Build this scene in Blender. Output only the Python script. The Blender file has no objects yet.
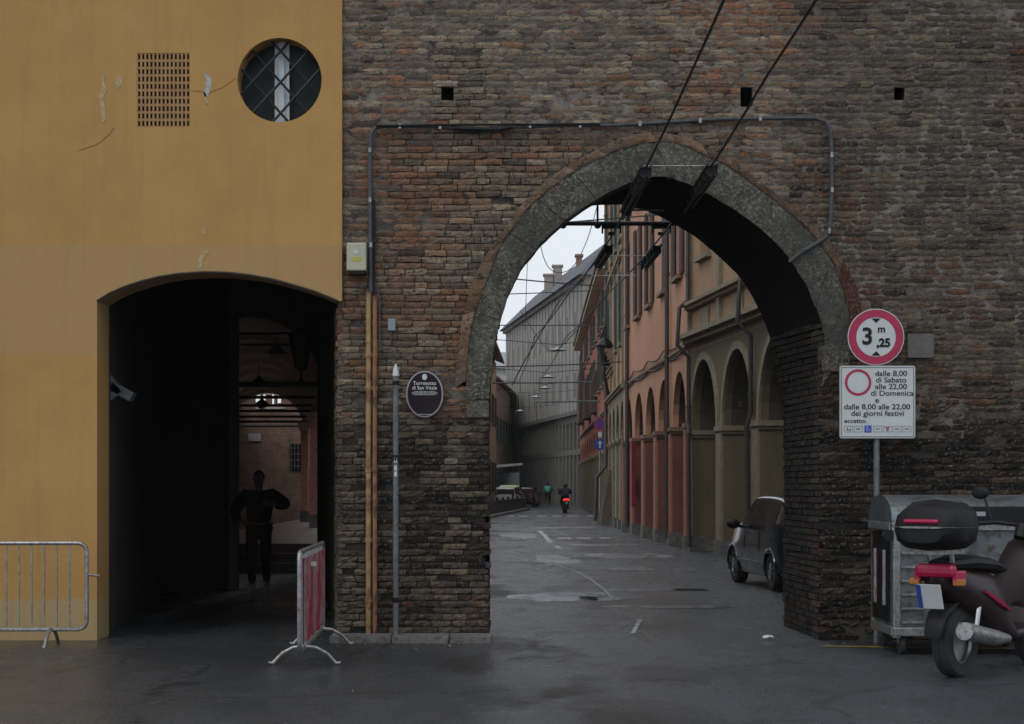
import bpy, bmesh, math, random
from mathutils import Vector, Matrix, noise as mnoise
random.seed(7)
R = math.radians
sc = bpy.context.scene
COL = sc.collection
F = 1800.0; HZ = 485.0; CX = 512.0; EYE = 1.6

# ------------------------------------------------------------------ camera
cam_d = bpy.data.cameras.new('camera'); cam = bpy.data.objects.new('camera', cam_d); COL.objects.link(cam)
cam.location = (0, 0, EYE); cam.rotation_euler = (R(90), 0, 0)
cam_d.sensor_width = 36; cam_d.lens = 36 * F / 1024; cam_d.shift_y = (HZ - 362) / 1024
cam_d.clip_start = .1; cam_d.clip_end = 2000
sc.camera = cam
# ------------------------------------------------------------------ world: overcast daylight
SUN_EL, SUN_AZ = R(52), R(205)
w = bpy.data.worlds.new('World'); sc.world = w; w.use_nodes = True
nt = w.node_tree; nt.nodes.clear()
out = nt.nodes.new('ShaderNodeOutputWorld'); bg = nt.nodes.new('ShaderNodeBackground')
sky = nt.nodes.new('ShaderNodeTexSky'); sky.sky_type = 'NISHITA'; sky.sun_disc = False
sky.sun_elevation = SUN_EL; sky.sun_rotation = SUN_AZ; sky.air_density = 1.0; sky.dust_density = 3.0
hs = nt.nodes.new('ShaderNodeHueSaturation'); hs.inputs['Saturation'].default_value = .25
mx = nt.nodes.new('ShaderNodeMixRGB'); mx.inputs['Fac'].default_value = .80
mx.inputs['Color2'].default_value = (7.0, 7.5, 8.1, 1)
cl = nt.nodes.new('ShaderNodeTexNoise'); cl.inputs['Scale'].default_value = 2.2; cl.inputs['Detail'].default_value = 5
tc = nt.nodes.new('ShaderNodeTexCoord')
rp = nt.nodes.new('ShaderNodeMapRange'); rp.inputs['From Min'].default_value = .3; rp.inputs['From Max'].default_value = .7
rp.inputs['To Min'].default_value = .92; rp.inputs['To Max'].default_value = 1.06
mu = nt.nodes.new('ShaderNodeMixRGB'); mu.blend_type = 'MULTIPLY'; mu.inputs['Fac'].default_value = 1
nt.links.new(tc.outputs['Generated'], cl.inputs['Vector']); nt.links.new(cl.outputs['Fac'], rp.inputs['Value'])
nt.links.new(sky.outputs['Color'], hs.inputs['Color']); nt.links.new(hs.outputs['Color'], mx.inputs['Color1'])
nt.links.new(mx.outputs['Color'], mu.inputs['Color1']); nt.links.new(rp.outputs['Result'], mu.inputs['Color2'])
nt.links.new(mu.outputs['Color'], bg.inputs['Color']); nt.links.new(bg.outputs['Background'], out.inputs['Surface'])
bg.inputs['Strength'].default_value = .11
sd = bpy.data.lights.new('sun', 'SUN'); sun = bpy.data.objects.new('sun', sd); COL.objects.link(sun)
sd.energy = .5; sd.angle = R(25); sd.color = (1, .96, .9)
sun.rotation_euler = (R(90) - SUN_EL, 0, R(-35))   # high soft sun behind the camera, a little to the left
sc.view_settings.view_transform = 'Standard'; sc.view_settings.look = 'None'
sc.view_settings.gamma = 1; sc.view_settings.exposure = .28
sc.view_settings.use_curve_mapping = False

# ------------------------------------------------------------------ helpers
def W(px, py, y):            # pixel at depth y -> world
    return Vector(((px - CX) * y / F, y, EYE + (HZ - py) * y / F))
def G(px, py):               # ground point under a pixel
    y = EYE * F / (py - HZ); return Vector(((px - CX) * y / F, y, 0))

class MB:
    def __init__(s): s.v = []; s.f = []; s.c = []
    def add(s, vs, fs, col=None):
        n = len(s.v); s.v += [tuple(v) for v in vs]; s.f += [tuple(i + n for i in f) for f in fs]
        s.c += [col] * len(fs)
    def quad(s, a, b, c, d, col=None): s.add([a, b, c, d], [(0, 1, 2, 3)], col)
    def box(s, x0, x1, y0, y1, z0, z1, col=None):
        s.add([(x0,y0,z0),(x1,y0,z0),(x1,y1,z0),(x0,y1,z0),(x0,y0,z1),(x1,y0,z1),(x1,y1,z1),(x0,y1,z1)],
              [(0,3,2,1),(4,5,6,7),(0,1,5,4),(1,2,6,5),(2,3,7,6),(3,0,4,7)], col)
    def obox(s, c, size, M=None, col=None):
        h = [k / 2 for k in size]; vs = []
        for z in (-1, 1):
            for (x, y) in ((-1,-1),(1,-1),(1,1),(-1,1)):
                p = Vector((x*h[0], y*h[1], z*h[2]))
                if M is not None: p = M @ p
                vs.append(Vector(c) + p)
        s.add(vs, [(0,3,2,1),(4,5,6,7),(0,1,5,4),(1,2,6,5),(2,3,7,6),(3,0,4,7)], col)
    def tube(s, pts, r, n=8, cap=True, col=None):
        pts = [Vector(p) for p in pts]; rings = []
        rr = r if isinstance(r, (list, tuple)) else [r] * len(pts)
        prev = None
        for i, p in enumerate(pts):
            a = pts[max(i-1, 0)]; b = pts[min(i+1, len(pts)-1)]; t = (b - a).normalized()
            if prev is None:
                u = t.orthogonal().normalized()
            else:
                u = (prev - t * prev.dot(t)); u = u.normalized() if u.length > 1e-6 else t.orthogonal().normalized()
            prev = u; v = t.cross(u)
            rings.append([p + (u*math.cos(2*math.pi*k/n) + v*math.sin(2*math.pi*k/n)) * rr[i] for k in range(n)])
        vs = [q for g in rings for q in g]; fs = []
        for i in range(len(pts)-1):
            for k in range(n):
                fs.append((i*n+k, i*n+(k+1)%n, (i+1)*n+(k+1)%n, (i+1)*n+k))
        if cap: fs.append(tuple(range(n))[::-1]); fs.append(tuple((len(pts)-1)*n+k for k in range(n)))
        s.add(vs, fs, col)
    def lathe(s, prof, origin=(0,0,0), axis='z', n=20, M=None, sy=1.0, caps=True):
        vs = []; fs = []; o = Vector(origin)
        for (r, h) in prof:
            for k in range(n):
                a = 2*math.pi*k/n; p = Vector((r*math.cos(a), r*math.sin(a)*sy, h))
                if axis == 'y': p = Vector((p.x, p.z, p.y))
                if axis == 'x': p = Vector((p.z, p.x, p.y))
                if M is not None: p = M @ p
                vs.append(o + p)
        m = len(prof)
        for i in range(m-1):
            for k in range(n): fs.append((i*n+k, i*n+(k+1)%n, (i+1)*n+(k+1)%n, (i+1)*n+k))
        if caps: fs.append(tuple(range(n))[::-1]); fs.append(tuple((m-1)*n+k for k in range(n)))
        s.add(vs, fs)
    def prism(s, poly, a, b, col=None, caps=True):   # poly: list of 3D pts -> a offset vector, b offset vector
        n = len(poly); a = Vector(a); b = Vector(b)
        vs = [Vector(p)+a for p in poly] + [Vector(p)+b for p in poly]
        fs = [(k, (k+1)%n, n+(k+1)%n, n+k) for k in range(n)]
        if caps: fs += [tuple(range(n))[::-1], tuple(range(n, 2*n))]
        s.add(vs, fs, col)
    def sphere(s, c, r, nu=14, nv=9, M=None):
        if not isinstance(r, (tuple, list)): r = (r, r, r)
        vs = []; fs = []; c = Vector(c)
        for i in range(nv+1):
            t = math.pi*i/nv
            for k in range(nu):
                a = 2*math.pi*k/nu
                p = Vector((r[0]*math.sin(t)*math.cos(a), r[1]*math.sin(t)*math.sin(a), r[2]*math.cos(t)))
                if M is not None: p = M @ p
                vs.append(c + p)
        for i in range(nv):
            for k in range(nu): fs.append((i*nu+k, (i+1)*nu+k, (i+1)*nu+(k+1)%nu, i*nu+(k+1)%nu))
        s.add(vs, fs)
    def build(s, name, mat, parent=None, loc=None, smooth=False, merge=False, bevel=0):
        o = Vector(loc) if loc is not None else Vector((0,0,0))
        if parent is not None: o = Vector(parent['_o']) + (Vector((0,0,0)) if loc is None else Vector((0,0,0)))
        me = bpy.data.meshes.new(name)
        me.from_pydata([tuple(Vector(v) - o) for v in s.v], [], s.f)
        if any(c is not None for c in s.c):
            at = me.color_attributes.new('Col', 'FLOAT_COLOR', 'CORNER'); li = 0
            buf = []
            for f, c in zip(s.f, s.c):
                c = c or (1, 1, 1)
                for _ in f: buf += [c[0], c[1], c[2], 1]
            at.data.foreach_set('color', buf)
        bm = bmesh.new(); bm.from_mesh(me)
        if merge: bmesh.ops.remove_doubles(bm, verts=bm.verts, dist=1e-4)
        big = [f for f in bm.faces if len(f.verts) > 4]
        if big: bmesh.ops.triangulate(bm, faces=big)
        bmesh.ops.recalc_face_normals(bm, faces=bm.faces)
        bm.to_mesh(me); bm.free()
        if smooth:
            for p in me.polygons: p.use_smooth = True
            try: me.set_sharp_from_angle(angle=R(38))
            except Exception: pass
        if mat: me.materials.append(mat)
        ob = bpy.data.objects.new(name, me); COL.objects.link(ob)
        if parent is not None: ob.parent = parent
        else: ob.location = o
        ob['_o'] = tuple(o)
        if bevel:
            m = ob.modifiers.new('bevel', 'BEVEL'); m.width = bevel; m.segments = 2; m.limit_method = 'ANGLE'
        return ob

def tag(o, label=None, cat=None, group=None, kind=None):
    if label: o['label'] = label
    if cat: o['category'] = cat
    if group: o['group'] = group
    if kind: o['kind'] = kind
    return o
def thing(name, label, cat, loc=(0,0,0), group=None):
    o = bpy.data.objects.new(name, None); COL.objects.link(o); o.location = loc; o['_o'] = tuple(loc)
    o.empty_display_size = .2
    return tag(o, label, cat, group)
def struct(o): o['kind'] = 'structure'; return o
def copy_tree(o, parent=None):
    c = o.copy(); COL.objects.link(c)
    if parent is not None: c.parent = parent
    for ch in list(o.children): copy_tree(ch, c)
    return c

# ------------------------------------------------------------------ materials
def newmat(name):
    m = bpy.data.materials.new(name); m.use_nodes = True
    n = m.node_tree; b = n.nodes['Principled BSDF']
    return m, n, b
def N(n, t, **k):
    x = n.nodes.new(t)
    for a, v in k.items():
        if a in x.inputs: x.inputs[a].default_value = v
        else: setattr(x, a, v)
    return x
def noise_fac(n, scale, lo=.35, hi=.65, detail=6, rough=.6, stretch=None, src='Object'):
    t = n.nodes.new('ShaderNodeTexCoord'); q = n.nodes.new('ShaderNodeTexNoise')
    q.inputs['Scale'].default_value = scale; q.inputs['Detail'].default_value = detail; q.inputs['Roughness'].default_value = rough
    if stretch:
        mp = n.nodes.new('ShaderNodeMapping'); mp.inputs['Scale'].default_value = stretch
        n.links.new(t.outputs[src], mp.inputs['Vector']); n.links.new(mp.outputs['Vector'], q.inputs['Vector'])
    else: n.links.new(t.outputs[src], q.inputs['Vector'])
    r = n.nodes.new('ShaderNodeMapRange'); r.inputs['From Min'].default_value = lo; r.inputs['From Max'].default_value = hi
    n.links.new(q.outputs['Fac'], r.inputs['Value']); return r.outputs['Result']
def mix(n, fac, a, b, mode='MIX'):
    x = n.nodes.new('ShaderNodeMixRGB'); x.blend_type = mode
    for s, v in (('Fac', fac), ('Color1', a), ('Color2', b)):
        if isinstance(v, (int, float)): x.inputs[s].default_value = v
        elif isinstance(v, tuple): x.inputs[s].default_value = (v[0], v[1], v[2], 1)
        else: n.links.new(v, x.inputs[s])
    return x.outputs['Color']
def bump(n, b, h, strength=.5, dist=.01):
    x = n.nodes.new('ShaderNodeBump'); x.inputs['Strength'].default_value = strength; x.inputs['Distance'].default_value = dist
    n.links.new(h, x.inputs['Height']); n.links.new(x.outputs['Normal'], b.inputs['Normal'])
def M(name, c, rough=.8, metal=0, c2=None, s=3, c3=None, s3=20, bs=0, bstr=.4, bd=.01, stretch=None, lo=.35, hi=.65, spec=.5):
    m, n, b = newmat(name)
    b.inputs['Roughness'].default_value = rough; b.inputs['Metallic'].default_value = metal
    b.inputs['Specular IOR Level'].default_value = spec
    if c2 is None: c2 = tuple(k*.78 for k in c)
    col = mix(n, noise_fac(n, s, lo, hi, stretch=stretch), c, c2)
    if c3: col = mix(n, noise_fac(n, s3, .5, .68), col, c3)
    n.links.new(col, b.inputs['Base Color'])
    if bs: bump(n, b, noise_fac(n, bs, .2, .8), bstr, bd)
    return m

def brick_mat():
    m, n, b = newmat('old_brick'); b.inputs['Roughness'].default_value = .92; b.inputs['Specular IOR Level'].default_value = .25
    a = n.nodes.new('ShaderNodeVertexColor'); a.layer_name = 'Col'
    c = mix(n, noise_fac(n, 9, .3, .7, 8, .7), a.outputs['Color'], (.62, .58, .54), 'MULTIPLY')
    c = mix(n, noise_fac(n, 38, .55, .72, 4), c, (.20, .17, .14))
    c = mix(n, noise_fac(n, 24, .56, .66, 6, .7), c, (.025, .022, .02))
    # pale lime run-off and soot that follow the wall's own weathering
    c = mix(n, noise_fac(n, 1.3, .60, .75, 8, .7), c, (.05, .045, .042))
    # lime and mortar smeared over the faces, runs of soot
    lt = mix(n, 1.0, c, (2.0,1.95,1.85), 'MULTIPLY')
    c = mix(n, noise_fac(n, 7, .53, .63, 10, .9, stretch=(1,1,1.8)), c, lt)
    c = mix(n, noise_fac(n, 11, .57, .64, 9, .8), c, (.035,.031,.028))
    c = mix(n, noise_fac(n, 2.2, .58, .78, 8, .75, stretch=(2.2,2.2,.5)), c, (.045,.04,.036))
    n.links.new(c, b.inputs['Base Color'])
    h = mix(n, .5, noise_fac(n, 16, .2, .8, 9, .8), noise_fac(n, 70, .2, .8, 4))
    bump(n, b, h, 1, .035)
    return m
def flat_brick(name, c1, c2, mortar, sc_=1.0, rough=.9):    # brick texture for far or dim surfaces (u along wall, z up)
    m, n, b = newmat(name); b.inputs['Roughness'].default_value = rough; b.inputs['Specular IOR Level'].default_value = .08
    t = n.nodes.new('ShaderNodeTexCoord'); sep = n.nodes.new('ShaderNodeSeparateXYZ'); cb = n.nodes.new('ShaderNodeCombineXYZ')
    ad = n.nodes.new('ShaderNodeMath'); ad.operation = 'ADD'
    n.links.new(t.outputs['Object'], sep.inputs[0]); n.links.new(sep.outputs['X'], ad.inputs[0]); n.links.new(sep.outputs['Y'], ad.inputs[1])
    n.links.new(ad.outputs[0], cb.inputs['X']); n.links.new(sep.outputs['Z'], cb.inputs['Y'])
    k = n.nodes.new('ShaderNodeTexBrick'); k.inputs['Scale'].default_value = sc_
    k.inputs['Brick Width'].default_value = .28; k.inputs['Row Height'].default_value = .067; k.inputs['Mortar Size'].default_value = .008
    k.inputs['Color1'].default_value = (*c1, 1); k.inputs['Color2'].default_value = (*c2, 1); k.inputs['Mortar'].default_value = (*mortar, 1)
    n.links.new(cb.outputs[0], k.inputs['Vector'])
    c = mix(n, noise_fac(n, 2.5, .3, .7, 8, .7), k.outputs['Color'], (.4, .38, .36), 'MULTIPLY')
    n.links.new(c, b.inputs['Base Color'])
    iv = n.nodes.new('ShaderNodeMath'); iv.operation = 'SUBTRACT'; iv.inputs[0].default_value = 1; n.links.new(k.outputs['Fac'], iv.inputs[1])
    ad2 = n.nodes.new('ShaderNodeMath'); ad2.operation = 'ADD'; n.links.new(iv.outputs[0], ad2.inputs[0]); n.links.new(noise_fac(n, 20, 0, 1), ad2.inputs[1])
    bump(n, b, ad2.outputs[0], .7, .012)
    return m
def plaster(name, c, c2, patch=(.3,.26,.2), grime=(.12,.10,.08), zones=None, amt=.55):
    m, n, b = newmat(name); b.inputs['Roughness'].default_value = .88; b.inputs['Specular IOR Level'].default_value = .3
    col = mix(n, noise_fac(n, .8, .3, .7, 8, .65), c, c2)
    if zones:       # repainted bands of the wall at given heights
        t = n.nodes.new('ShaderNodeTexCoord'); sp = n.nodes.new('ShaderNodeSeparateXYZ'); n.links.new(t.outputs['Object'], sp.inputs[0])
        for (z0, z1, zc) in zones:
            a = N(n, 'ShaderNodeMapRange'); a.inputs['From Min'].default_value = z0-.03; a.inputs['From Max'].default_value = z0+.03
            d = N(n, 'ShaderNodeMapRange'); d.inputs['From Min'].default_value = z1-.015; d.inputs['From Max'].default_value = z1+.015
            d.inputs['To Min'].default_value = 1; d.inputs['To Max'].default_value = 0
            wv = n.nodes.new('ShaderNodeMath'); wv.operation = 'MULTIPLY_ADD'; wv.inputs[1].default_value = .10
            n.links.new(noise_fac(n, 3, 0, 1, 8, .7), wv.inputs[0]); n.links.new(sp.outputs['Z'], wv.inputs[2])
            n.links.new(wv.outputs[0], a.inputs['Value']); n.links.new(wv.outputs[0], d.inputs['Value'])
            mm = n.nodes.new('ShaderNodeMath'); mm.operation = 'MULTIPLY'
            n.links.new(a.outputs[0], mm.inputs[0]); n.links.new(d.outputs[0], mm.inputs[1])
            col = mix(n, mm.outputs[0], col, zc)
    col = mix(n, noise_fac(n, 2.0, .60, .74, 9, .75), col, patch)
    st = noise_fac(n, 1.0, .50, .80, 6, .7, stretch=(7, 7, .55))
    g = n.nodes.new('ShaderNodeMath'); g.operation = 'MULTIPLY'; g.inputs[1].default_value = amt; n.links.new(st, g.inputs[0])
    col = mix(n, g.outputs[0], col, grime)
    col = mix(n, noise_fac(n, 45, .68, .74, 3), col, grime)
    n.links.new(col, b.inputs['Base Color'])
    h = mix(n, .35, noise_fac(n, 5, .2, .8, 8, .6), noise_fac(n, 60, .2, .8, 4))
    bump(n, b, h, .45, .012)
    return m

m_brick = brick_mat()
m_mortar = M('lime_mortar', (.050,.045,.040), .95, c2=(.016,.015,.014), s=5, bs=40, bstr=.8)
m_mortarv, _n, _b = newmat('old_mortar'); _b.inputs['Roughness'].default_value = .95; _b.inputs['Specular IOR Level'].default_value = .2
_a = _n.nodes.new('ShaderNodeVertexColor'); _a.layer_name = 'Col'
_c = mix(_n, noise_fac(_n, 5, .42, .62, 8, .75), _a.outputs['Color'], (.03,.027,.024))
_n.links.new(_c, _b.inputs['Base Color']); bump(_n, _b, noise_fac(_n, 40, .2, .8), .8, .015)
m_stone, _n, _b = newmat('weathered_stone'); _b.inputs['Roughness'].default_value = .93
_c = mix(_n, noise_fac(_n, 1.4, .38, .62, 9, .7), (.125,.118,.098), (.060,.058,.052))
_c = mix(_n, noise_fac(_n, 7, .45, .65, 8, .75), _c, (.030,.029,.027))
_c = mix(_n, noise_fac(_n, 30, .50, .60, 8, .8), _c, (.24,.23,.19))
_c = mix(_n, noise_fac(_n, 18, .54, .62, 8, .8), _c, (.022,.022,.02))
_c = mix(_n, noise_fac(_n, .8, .48, .62, 6, .6), _c, (.045,.045,.04))
_c = mix(_n, noise_fac(_n, 3.1, .60, .72, 6, .7), _c, (.15,.115,.08))
_n.links.new(_c, _b.inputs['Base Color']); bump(_n, _b, mix(_n, .5, noise_fac(_n, 14, .2, .8, 9, .75), noise_fac(_n, 50, .2, .8)), 1, .035)
m_hood = None
m_soffit = flat_brick('shade_dark_soffit_brick', (.012,.011,.010), (.016,.014,.012), (.008,.008,.008))  # shade under the arch put into a near-black brick colour
m_ochre = plaster('ochre_plaster', (.43,.252,.084), (.345,.200,.070), patch=(.37,.25,.12), grime=(.26,.17,.08),
                  zones=[(3.0, 4.12, (.36,.228,.098)), (-.1, .47, (.37,.27,.13))], amt=.48)
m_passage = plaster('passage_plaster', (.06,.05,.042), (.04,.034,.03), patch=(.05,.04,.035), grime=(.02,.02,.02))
m_vault = plaster('vault_plaster', (.64,.54,.46), (.58,.48,.41), patch=(.2,.16,.13), grime=(.1,.08,.07))
m_endbrick = flat_brick('end_wall_brick', (.40,.24,.18), (.30,.20,.15), (.34,.29,.24))
m_blackwood = M('black_painted_wood', (.008,.007,.007), .8, spec=.1, c2=(.02,.017,.015), s=6, stretch=(8,8,.6), bs=30, bstr=.3)
m_asphalt = None
m_iron = M('black_iron', (.012,.013,.014), .5, .4, c2=(.025,.022,.02), s=14)
m_galv = M('galvanised_steel', (.36,.38,.39), .45, .75, c2=(.22,.23,.24), s=10, c3=(.16,.11,.07), s3=30)
m_greypaint = M('grey_painted_steel', (.14,.16,.17), .5, .2, c2=(.09,.10,.11), s=7, c3=(.09,.06,.045), s3=30)
m_cable = M('dark_cable_sheath', (.06,.065,.075), .6, c2=(.03,.033,.037), s=12)
m_rubber = M('tyre_rubber', (.018,.018,.018), .85, c2=(.03,.03,.03), s=20)
m_glass = M('dark_glass', (.015,.02,.025), .06, c2=(.02,.025,.03), s=1, spec=.8)
m_chrome = M('worn_chrome', (.6,.6,.6), .25, 1, c2=(.4,.4,.4), s=10)
m_white = M('white_enamel', (.50,.54,.55), .5, c2=(.42,.46,.47), s=9, lo=.3, hi=.75)
m_black = M('black_enamel', (.008,.008,.009), .55, spec=.25)
m_redsign = M('red_sign_film', (.36,.010,.065), .45, c2=(.30,.010,.055), s=9)
m_bluesign = M('blue_sign_film', (.015,.06,.30), .4)
m_stonekerb = M('kerb_stone', (.17,.165,.155), .85, c2=(.09,.088,.083), s=5, c3=(.05,.05,.048), s3=18, bs=25, bstr=.6)

def asphalt():
    m, n, b = newmat('wet_asphalt')
    c = mix(n, noise_fac(n, .35, .35, .62, 9, .62), (.020,.026,.034), (.046,.055,.068))
    c = mix(n, noise_fac(n, 2.2, .42, .60, 9, .7, stretch=(1,.5,1)), c, (.032,.034,.037))
    c = mix(n, noise_fac(n, 9, .40, .66, 8, .8), c, (.022,.025,.029))
    c = mix(n, noise_fac(n, 60, .52, .70, 4), c, (.15,.155,.16))
    # transverse repair patches in the surface
    c = mix(n, noise_fac(n, .32, .56, .585, 2, .5, stretch=(.9,.35,1)), c, (.024,.026,.029))
    vo = n.nodes.new('ShaderNodeTexVoronoi'); vo.feature = 'DISTANCE_TO_EDGE'; vo.inputs['Scale'].default_value = .42
    tq = n.nodes.new('ShaderNodeTexCoord'); nz_ = n.nodes.new('ShaderNodeTexNoise'); nz_.inputs['Scale'].default_value = 1.6; nz_.inputs['Detail'].default_value = 6
    n.links.new(tq.outputs['Object'], nz_.inputs['Vector'])
    vm = n.nodes.new('ShaderNodeMixRGB'); vm.blend_type = 'ADD'; vm.inputs['Fac'].default_value = .8
    n.links.new(tq.outputs['Object'], vm.inputs['Color1']); n.links.new(nz_.outputs['Color'], vm.inputs['Color2']); n.links.new(vm.outputs['Color'], vo.inputs['Vector'])
    cr = n.nodes.new('ShaderNodeMapRange'); cr.inputs['From Min'].default_value = .004; cr.inputs['From Max'].default_value = .014; cr.inputs['To Min'].default_value = .75; cr.inputs['To Max'].default_value = 0
    n.links.new(vo.outputs['Distance'], cr.inputs['Value']); c = mix(n, cr.outputs[0], c, (.014,.014,.015))
    n.links.new(c, b.inputs['Base Color'])
    r = n.nodes.new('ShaderNodeMapRange'); r.inputs['To Min'].default_value = .11; r.inputs['To Max'].default_value = .42
    n.links.new(noise_fac(n, .7, .38, .62, 8, .65, stretch=(1,.45,1)), r.inputs['Value']); n.links.new(r.outputs[0], b.inputs['Roughness'])
    h = mix(n, .6, noise_fac(n, 1.2, .2, .8, 7), noise_fac(n, 60, .3, .7, 4))
    bump(n, b, h, .6, .03)
    return m
m_asphalt = asphalt()
m_sheen, _n, _b = newmat('painted_wet_sheen')  # wet-road reflections put into a pale patch colour
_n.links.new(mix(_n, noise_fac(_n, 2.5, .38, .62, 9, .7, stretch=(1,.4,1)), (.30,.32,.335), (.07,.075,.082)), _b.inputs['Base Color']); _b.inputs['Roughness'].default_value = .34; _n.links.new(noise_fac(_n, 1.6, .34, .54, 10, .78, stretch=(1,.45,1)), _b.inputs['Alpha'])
def worn_paint(name, c, lo, hi):
    m, n, b = newmat(name)
    n.links.new(mix(n, noise_fac(n, 5, lo, hi, 9, .75), (.05,.053,.057), c), b.inputs['Base Color'])
    n.links.new(noise_fac(n, 6, lo-.04, hi-.06, 9, .8), b.inputs['Alpha'])
    b.inputs['Roughness'].default_value = .4; return m
m_paint = worn_paint('worn_white_road_paint', (.42,.44,.46), .36, .54)
m_yellowpaint = worn_paint('worn_yellow_road_paint', (.50,.33,.04), .35, .6)

# ------------------------------------------------------------------ ground
mb = MB(); mb.quad((-200,-40,0),(200,-40,0),(200,420,0),(-200,420,0)); struct(mb.build('road', m_asphalt))

def blob_sheet(name, cx, cy, a, b_, z, mat, n=40, rough=.35, seed=0, rot=0):
    rnd = random.Random(seed); ph = [rnd.uniform(0, 6.28) for _ in range(5)]; pts = []
    for k in range(n):
        t = 2*math.pi*k/n
        q = 1 + rough*(.5*math.sin(2*t+ph[0]) + .3*math.sin(3*t+ph[1]) + .25*math.sin(5*t+ph[2]) + .2*math.sin(9*t+ph[3]))
        x = a*q*math.cos(t); y = b_*q*math.sin(t)
        pts.append((cx + x*math.cos(rot)-y*math.sin(rot), cy + x*math.sin(rot)+y*math.cos(rot), z))
    m = MB(); m.add(pts, [tuple(range(n))]); o = m.build(name, mat, loc=(cx, cy, z)); return struct(o)
SHEEN = [(560,597,.62,1.15),(602,598.5,.30,.6),(624,556,.95,1.5),(556,560,.50,2.2),(630,569,.42,.8),(683,570,.22,.5),
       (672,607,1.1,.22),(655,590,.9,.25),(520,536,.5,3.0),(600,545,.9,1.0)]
for i, (px, py, a, b_) in enumerate(SHEEN):
    g = G(px, py); blob_sheet('wet_sheen_patch', g.x, g.y, a, b_, .004, m_sheen, seed=i*3+1)
# manhole covers, kerb marks, painted lines (with worn shader)
def strip(name, p, q, wd, mat, z=.008):
    p = Vector((p[0], p[1], 0)); q = Vector((q[0], q[1], 0)); d = (q-p).normalized(); s_ = Vector((-d.y, d.x, 0))*wd/2
    m = MB(); m.quad(*(Vector((v.x, v.y, z)) for v in (p-s_, q-s_, q+s_, p+s_))); return m.build(name, mat)
mp_ = MB()
def line(pts, wd, mbx, z=.008):
    for a, b_ in zip(pts[:-1], pts[1:]):
        p = G(*a); q = G(*b_); d = (q-p).normalized(); s_ = Vector((-d.y, d.x, 0))*wd/2
        mbx.quad(*(Vector((v.x, v.y, z)) for v in (p-s_, q-s_, q+s_, p+s_)))
for x0, x1 in ((505,514),(519,528),(537,546),(552,562),(567,578),(586,594),(598,605)): line([(x0,516.2),(x1,516.2)], 3.6, mp_)
for x0, x1 in ((558,571),(577,591),(600,610)): line([(x0,538.4),(x1,538.4)], 1.3, mp_)
line([(530,528.3),(596,527.7)], .8, mp_)
line([(539,531),(545,536),(551,543)], .15, mp_)
line([(556,546),(560,549)], .14, mp_); line([(553,565),(572,570),(590,579),(604,590),(612,598)], .032, mp_)
line([(633,634),(640,620)], .05, mp_)
struct(mp_.build('road_markings', m_paint))
myl = MB(); myl.quad((3.05,17.75,.006),(5.2,17.45,.006),(5.2,17.6,.006),(3.05,17.9,.006)); struct(myl.build('yellow_road_line', m_yellowpaint))
# kerb stones at the foot of the tower
mk = MB(); x = -1.85
while x < -.2:
    l = min(random.uniform(.55, .8), -.2 - x)
    mk.box(x, x+l-.01, 18.2, 18.62, -.05, .07); x += l
struct(mk.build('kerb', m_stonekerb, bevel=.01))

# ------------------------------------------------------------------ GATE TOWER
D = 18.6; DB = 20.45
def interp(lst, v):       # lst of (key, val) ascending key
    if v <= lst[0][0]: return lst[0][1]
    for (a, x), (b_, y) in zip(lst[:-1], lst[1:]):
        if v <= b_: return x + (y-x)*(v-a)/(b_-a)
    return lst[-1][1]
inner = [(489,640),(489,560),(489,480),(488.5,420),(489,399),(492,364),(495,339.5),(500.8,317),(508.5,293),(521.8,266.5),(541,243),(563,222),(588,204.5),(613.5,190),
         (634,181),(652,176.6),(670,177),(688,184),(706,193),(724.5,204),(742.6,215.5),(760.6,229),(776,243),(789,258),(806.4,285),(818,312),(824,335),(826,360),(822,385),(819.5,420),(819,480),(819,560),(819,640)]
ring_o = [(466,400),(466,381),(467.6,350.5),(471,328),(476.5,306),(487.5,280),(497.5,251),(507,235.5),(526.4,211),(546.7,191),(580,167.5),(616,151),(640,143.5),(659.5,141),(677,144),
          (695.6,151),(724.5,164.6),(750,182),(782,207),(811,232.6),(833,262),(843,291),(849,312),(850,345)]
hood_o = [(455,388),(456.6,364),(461,328),(463,313),(473,280),(484,258),(499,238),(515,213),(536,190),(558,172),(580,158.5),(616,140),(640,133.5),(659,132),(688,137),
          (724.5,156),(761,182),(797,211),(826,236),(845,264),(857,289),(860.6,308),(862,330)]
back = [(484,640),(484,400),(487,350),(496,300),(512,262),(535,232),(560,214),(580,207),(600,205),(623,204.6),(648,211),(669,221),(696,237),(719.5,257),(737,274),(746,285),(763,317),(774,350),(782,391),(784,420),(784.5,480),(784.5,640)]
inner_top = [p for p in inner if p[1] <= 400]
def toW(lst, y): return [W(a, b_, y) for a, b_ in lst]
def resample(pts, n):
    L = [0]
    for a, b_ in zip(pts[:-1], pts[1:]): L.append(L[-1] + (b_-a).length)
    o = []
    for k in range(n+1):
        t = L[-1]*k/n; i = 0
        while i < len(L)-2 and L[i+1] < t: i += 1
        o.append(pts[i].lerp(pts[i+1], (t-L[i])/max(1e-9, L[i+1]-L[i])))
    return o
def sides(lst, y):       # left and right (z, x) lists, ascending z
    P = toW(lst, y); k = max(range(len(P)), key=lambda i: P[i].z)
    l = sorted([(p.z, p.x) for p in P[:k+1]]); r = sorted([(p.z, p.x) for p in P[k:]])
    return l, r, P[k].z
hl, hr, hz = sides(hood_o, D); il, ir, iz = sides(inner, D); bl, br, bz = sides(back, DB)
zHL = W(0, 388, D).z; zRL = W(0, 400, D).z; zHR = W(0, 330, D).z; zRR = W(0, 345, D).z
XL, XR, ZT = -1.80, 7.6, 7.9
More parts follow.
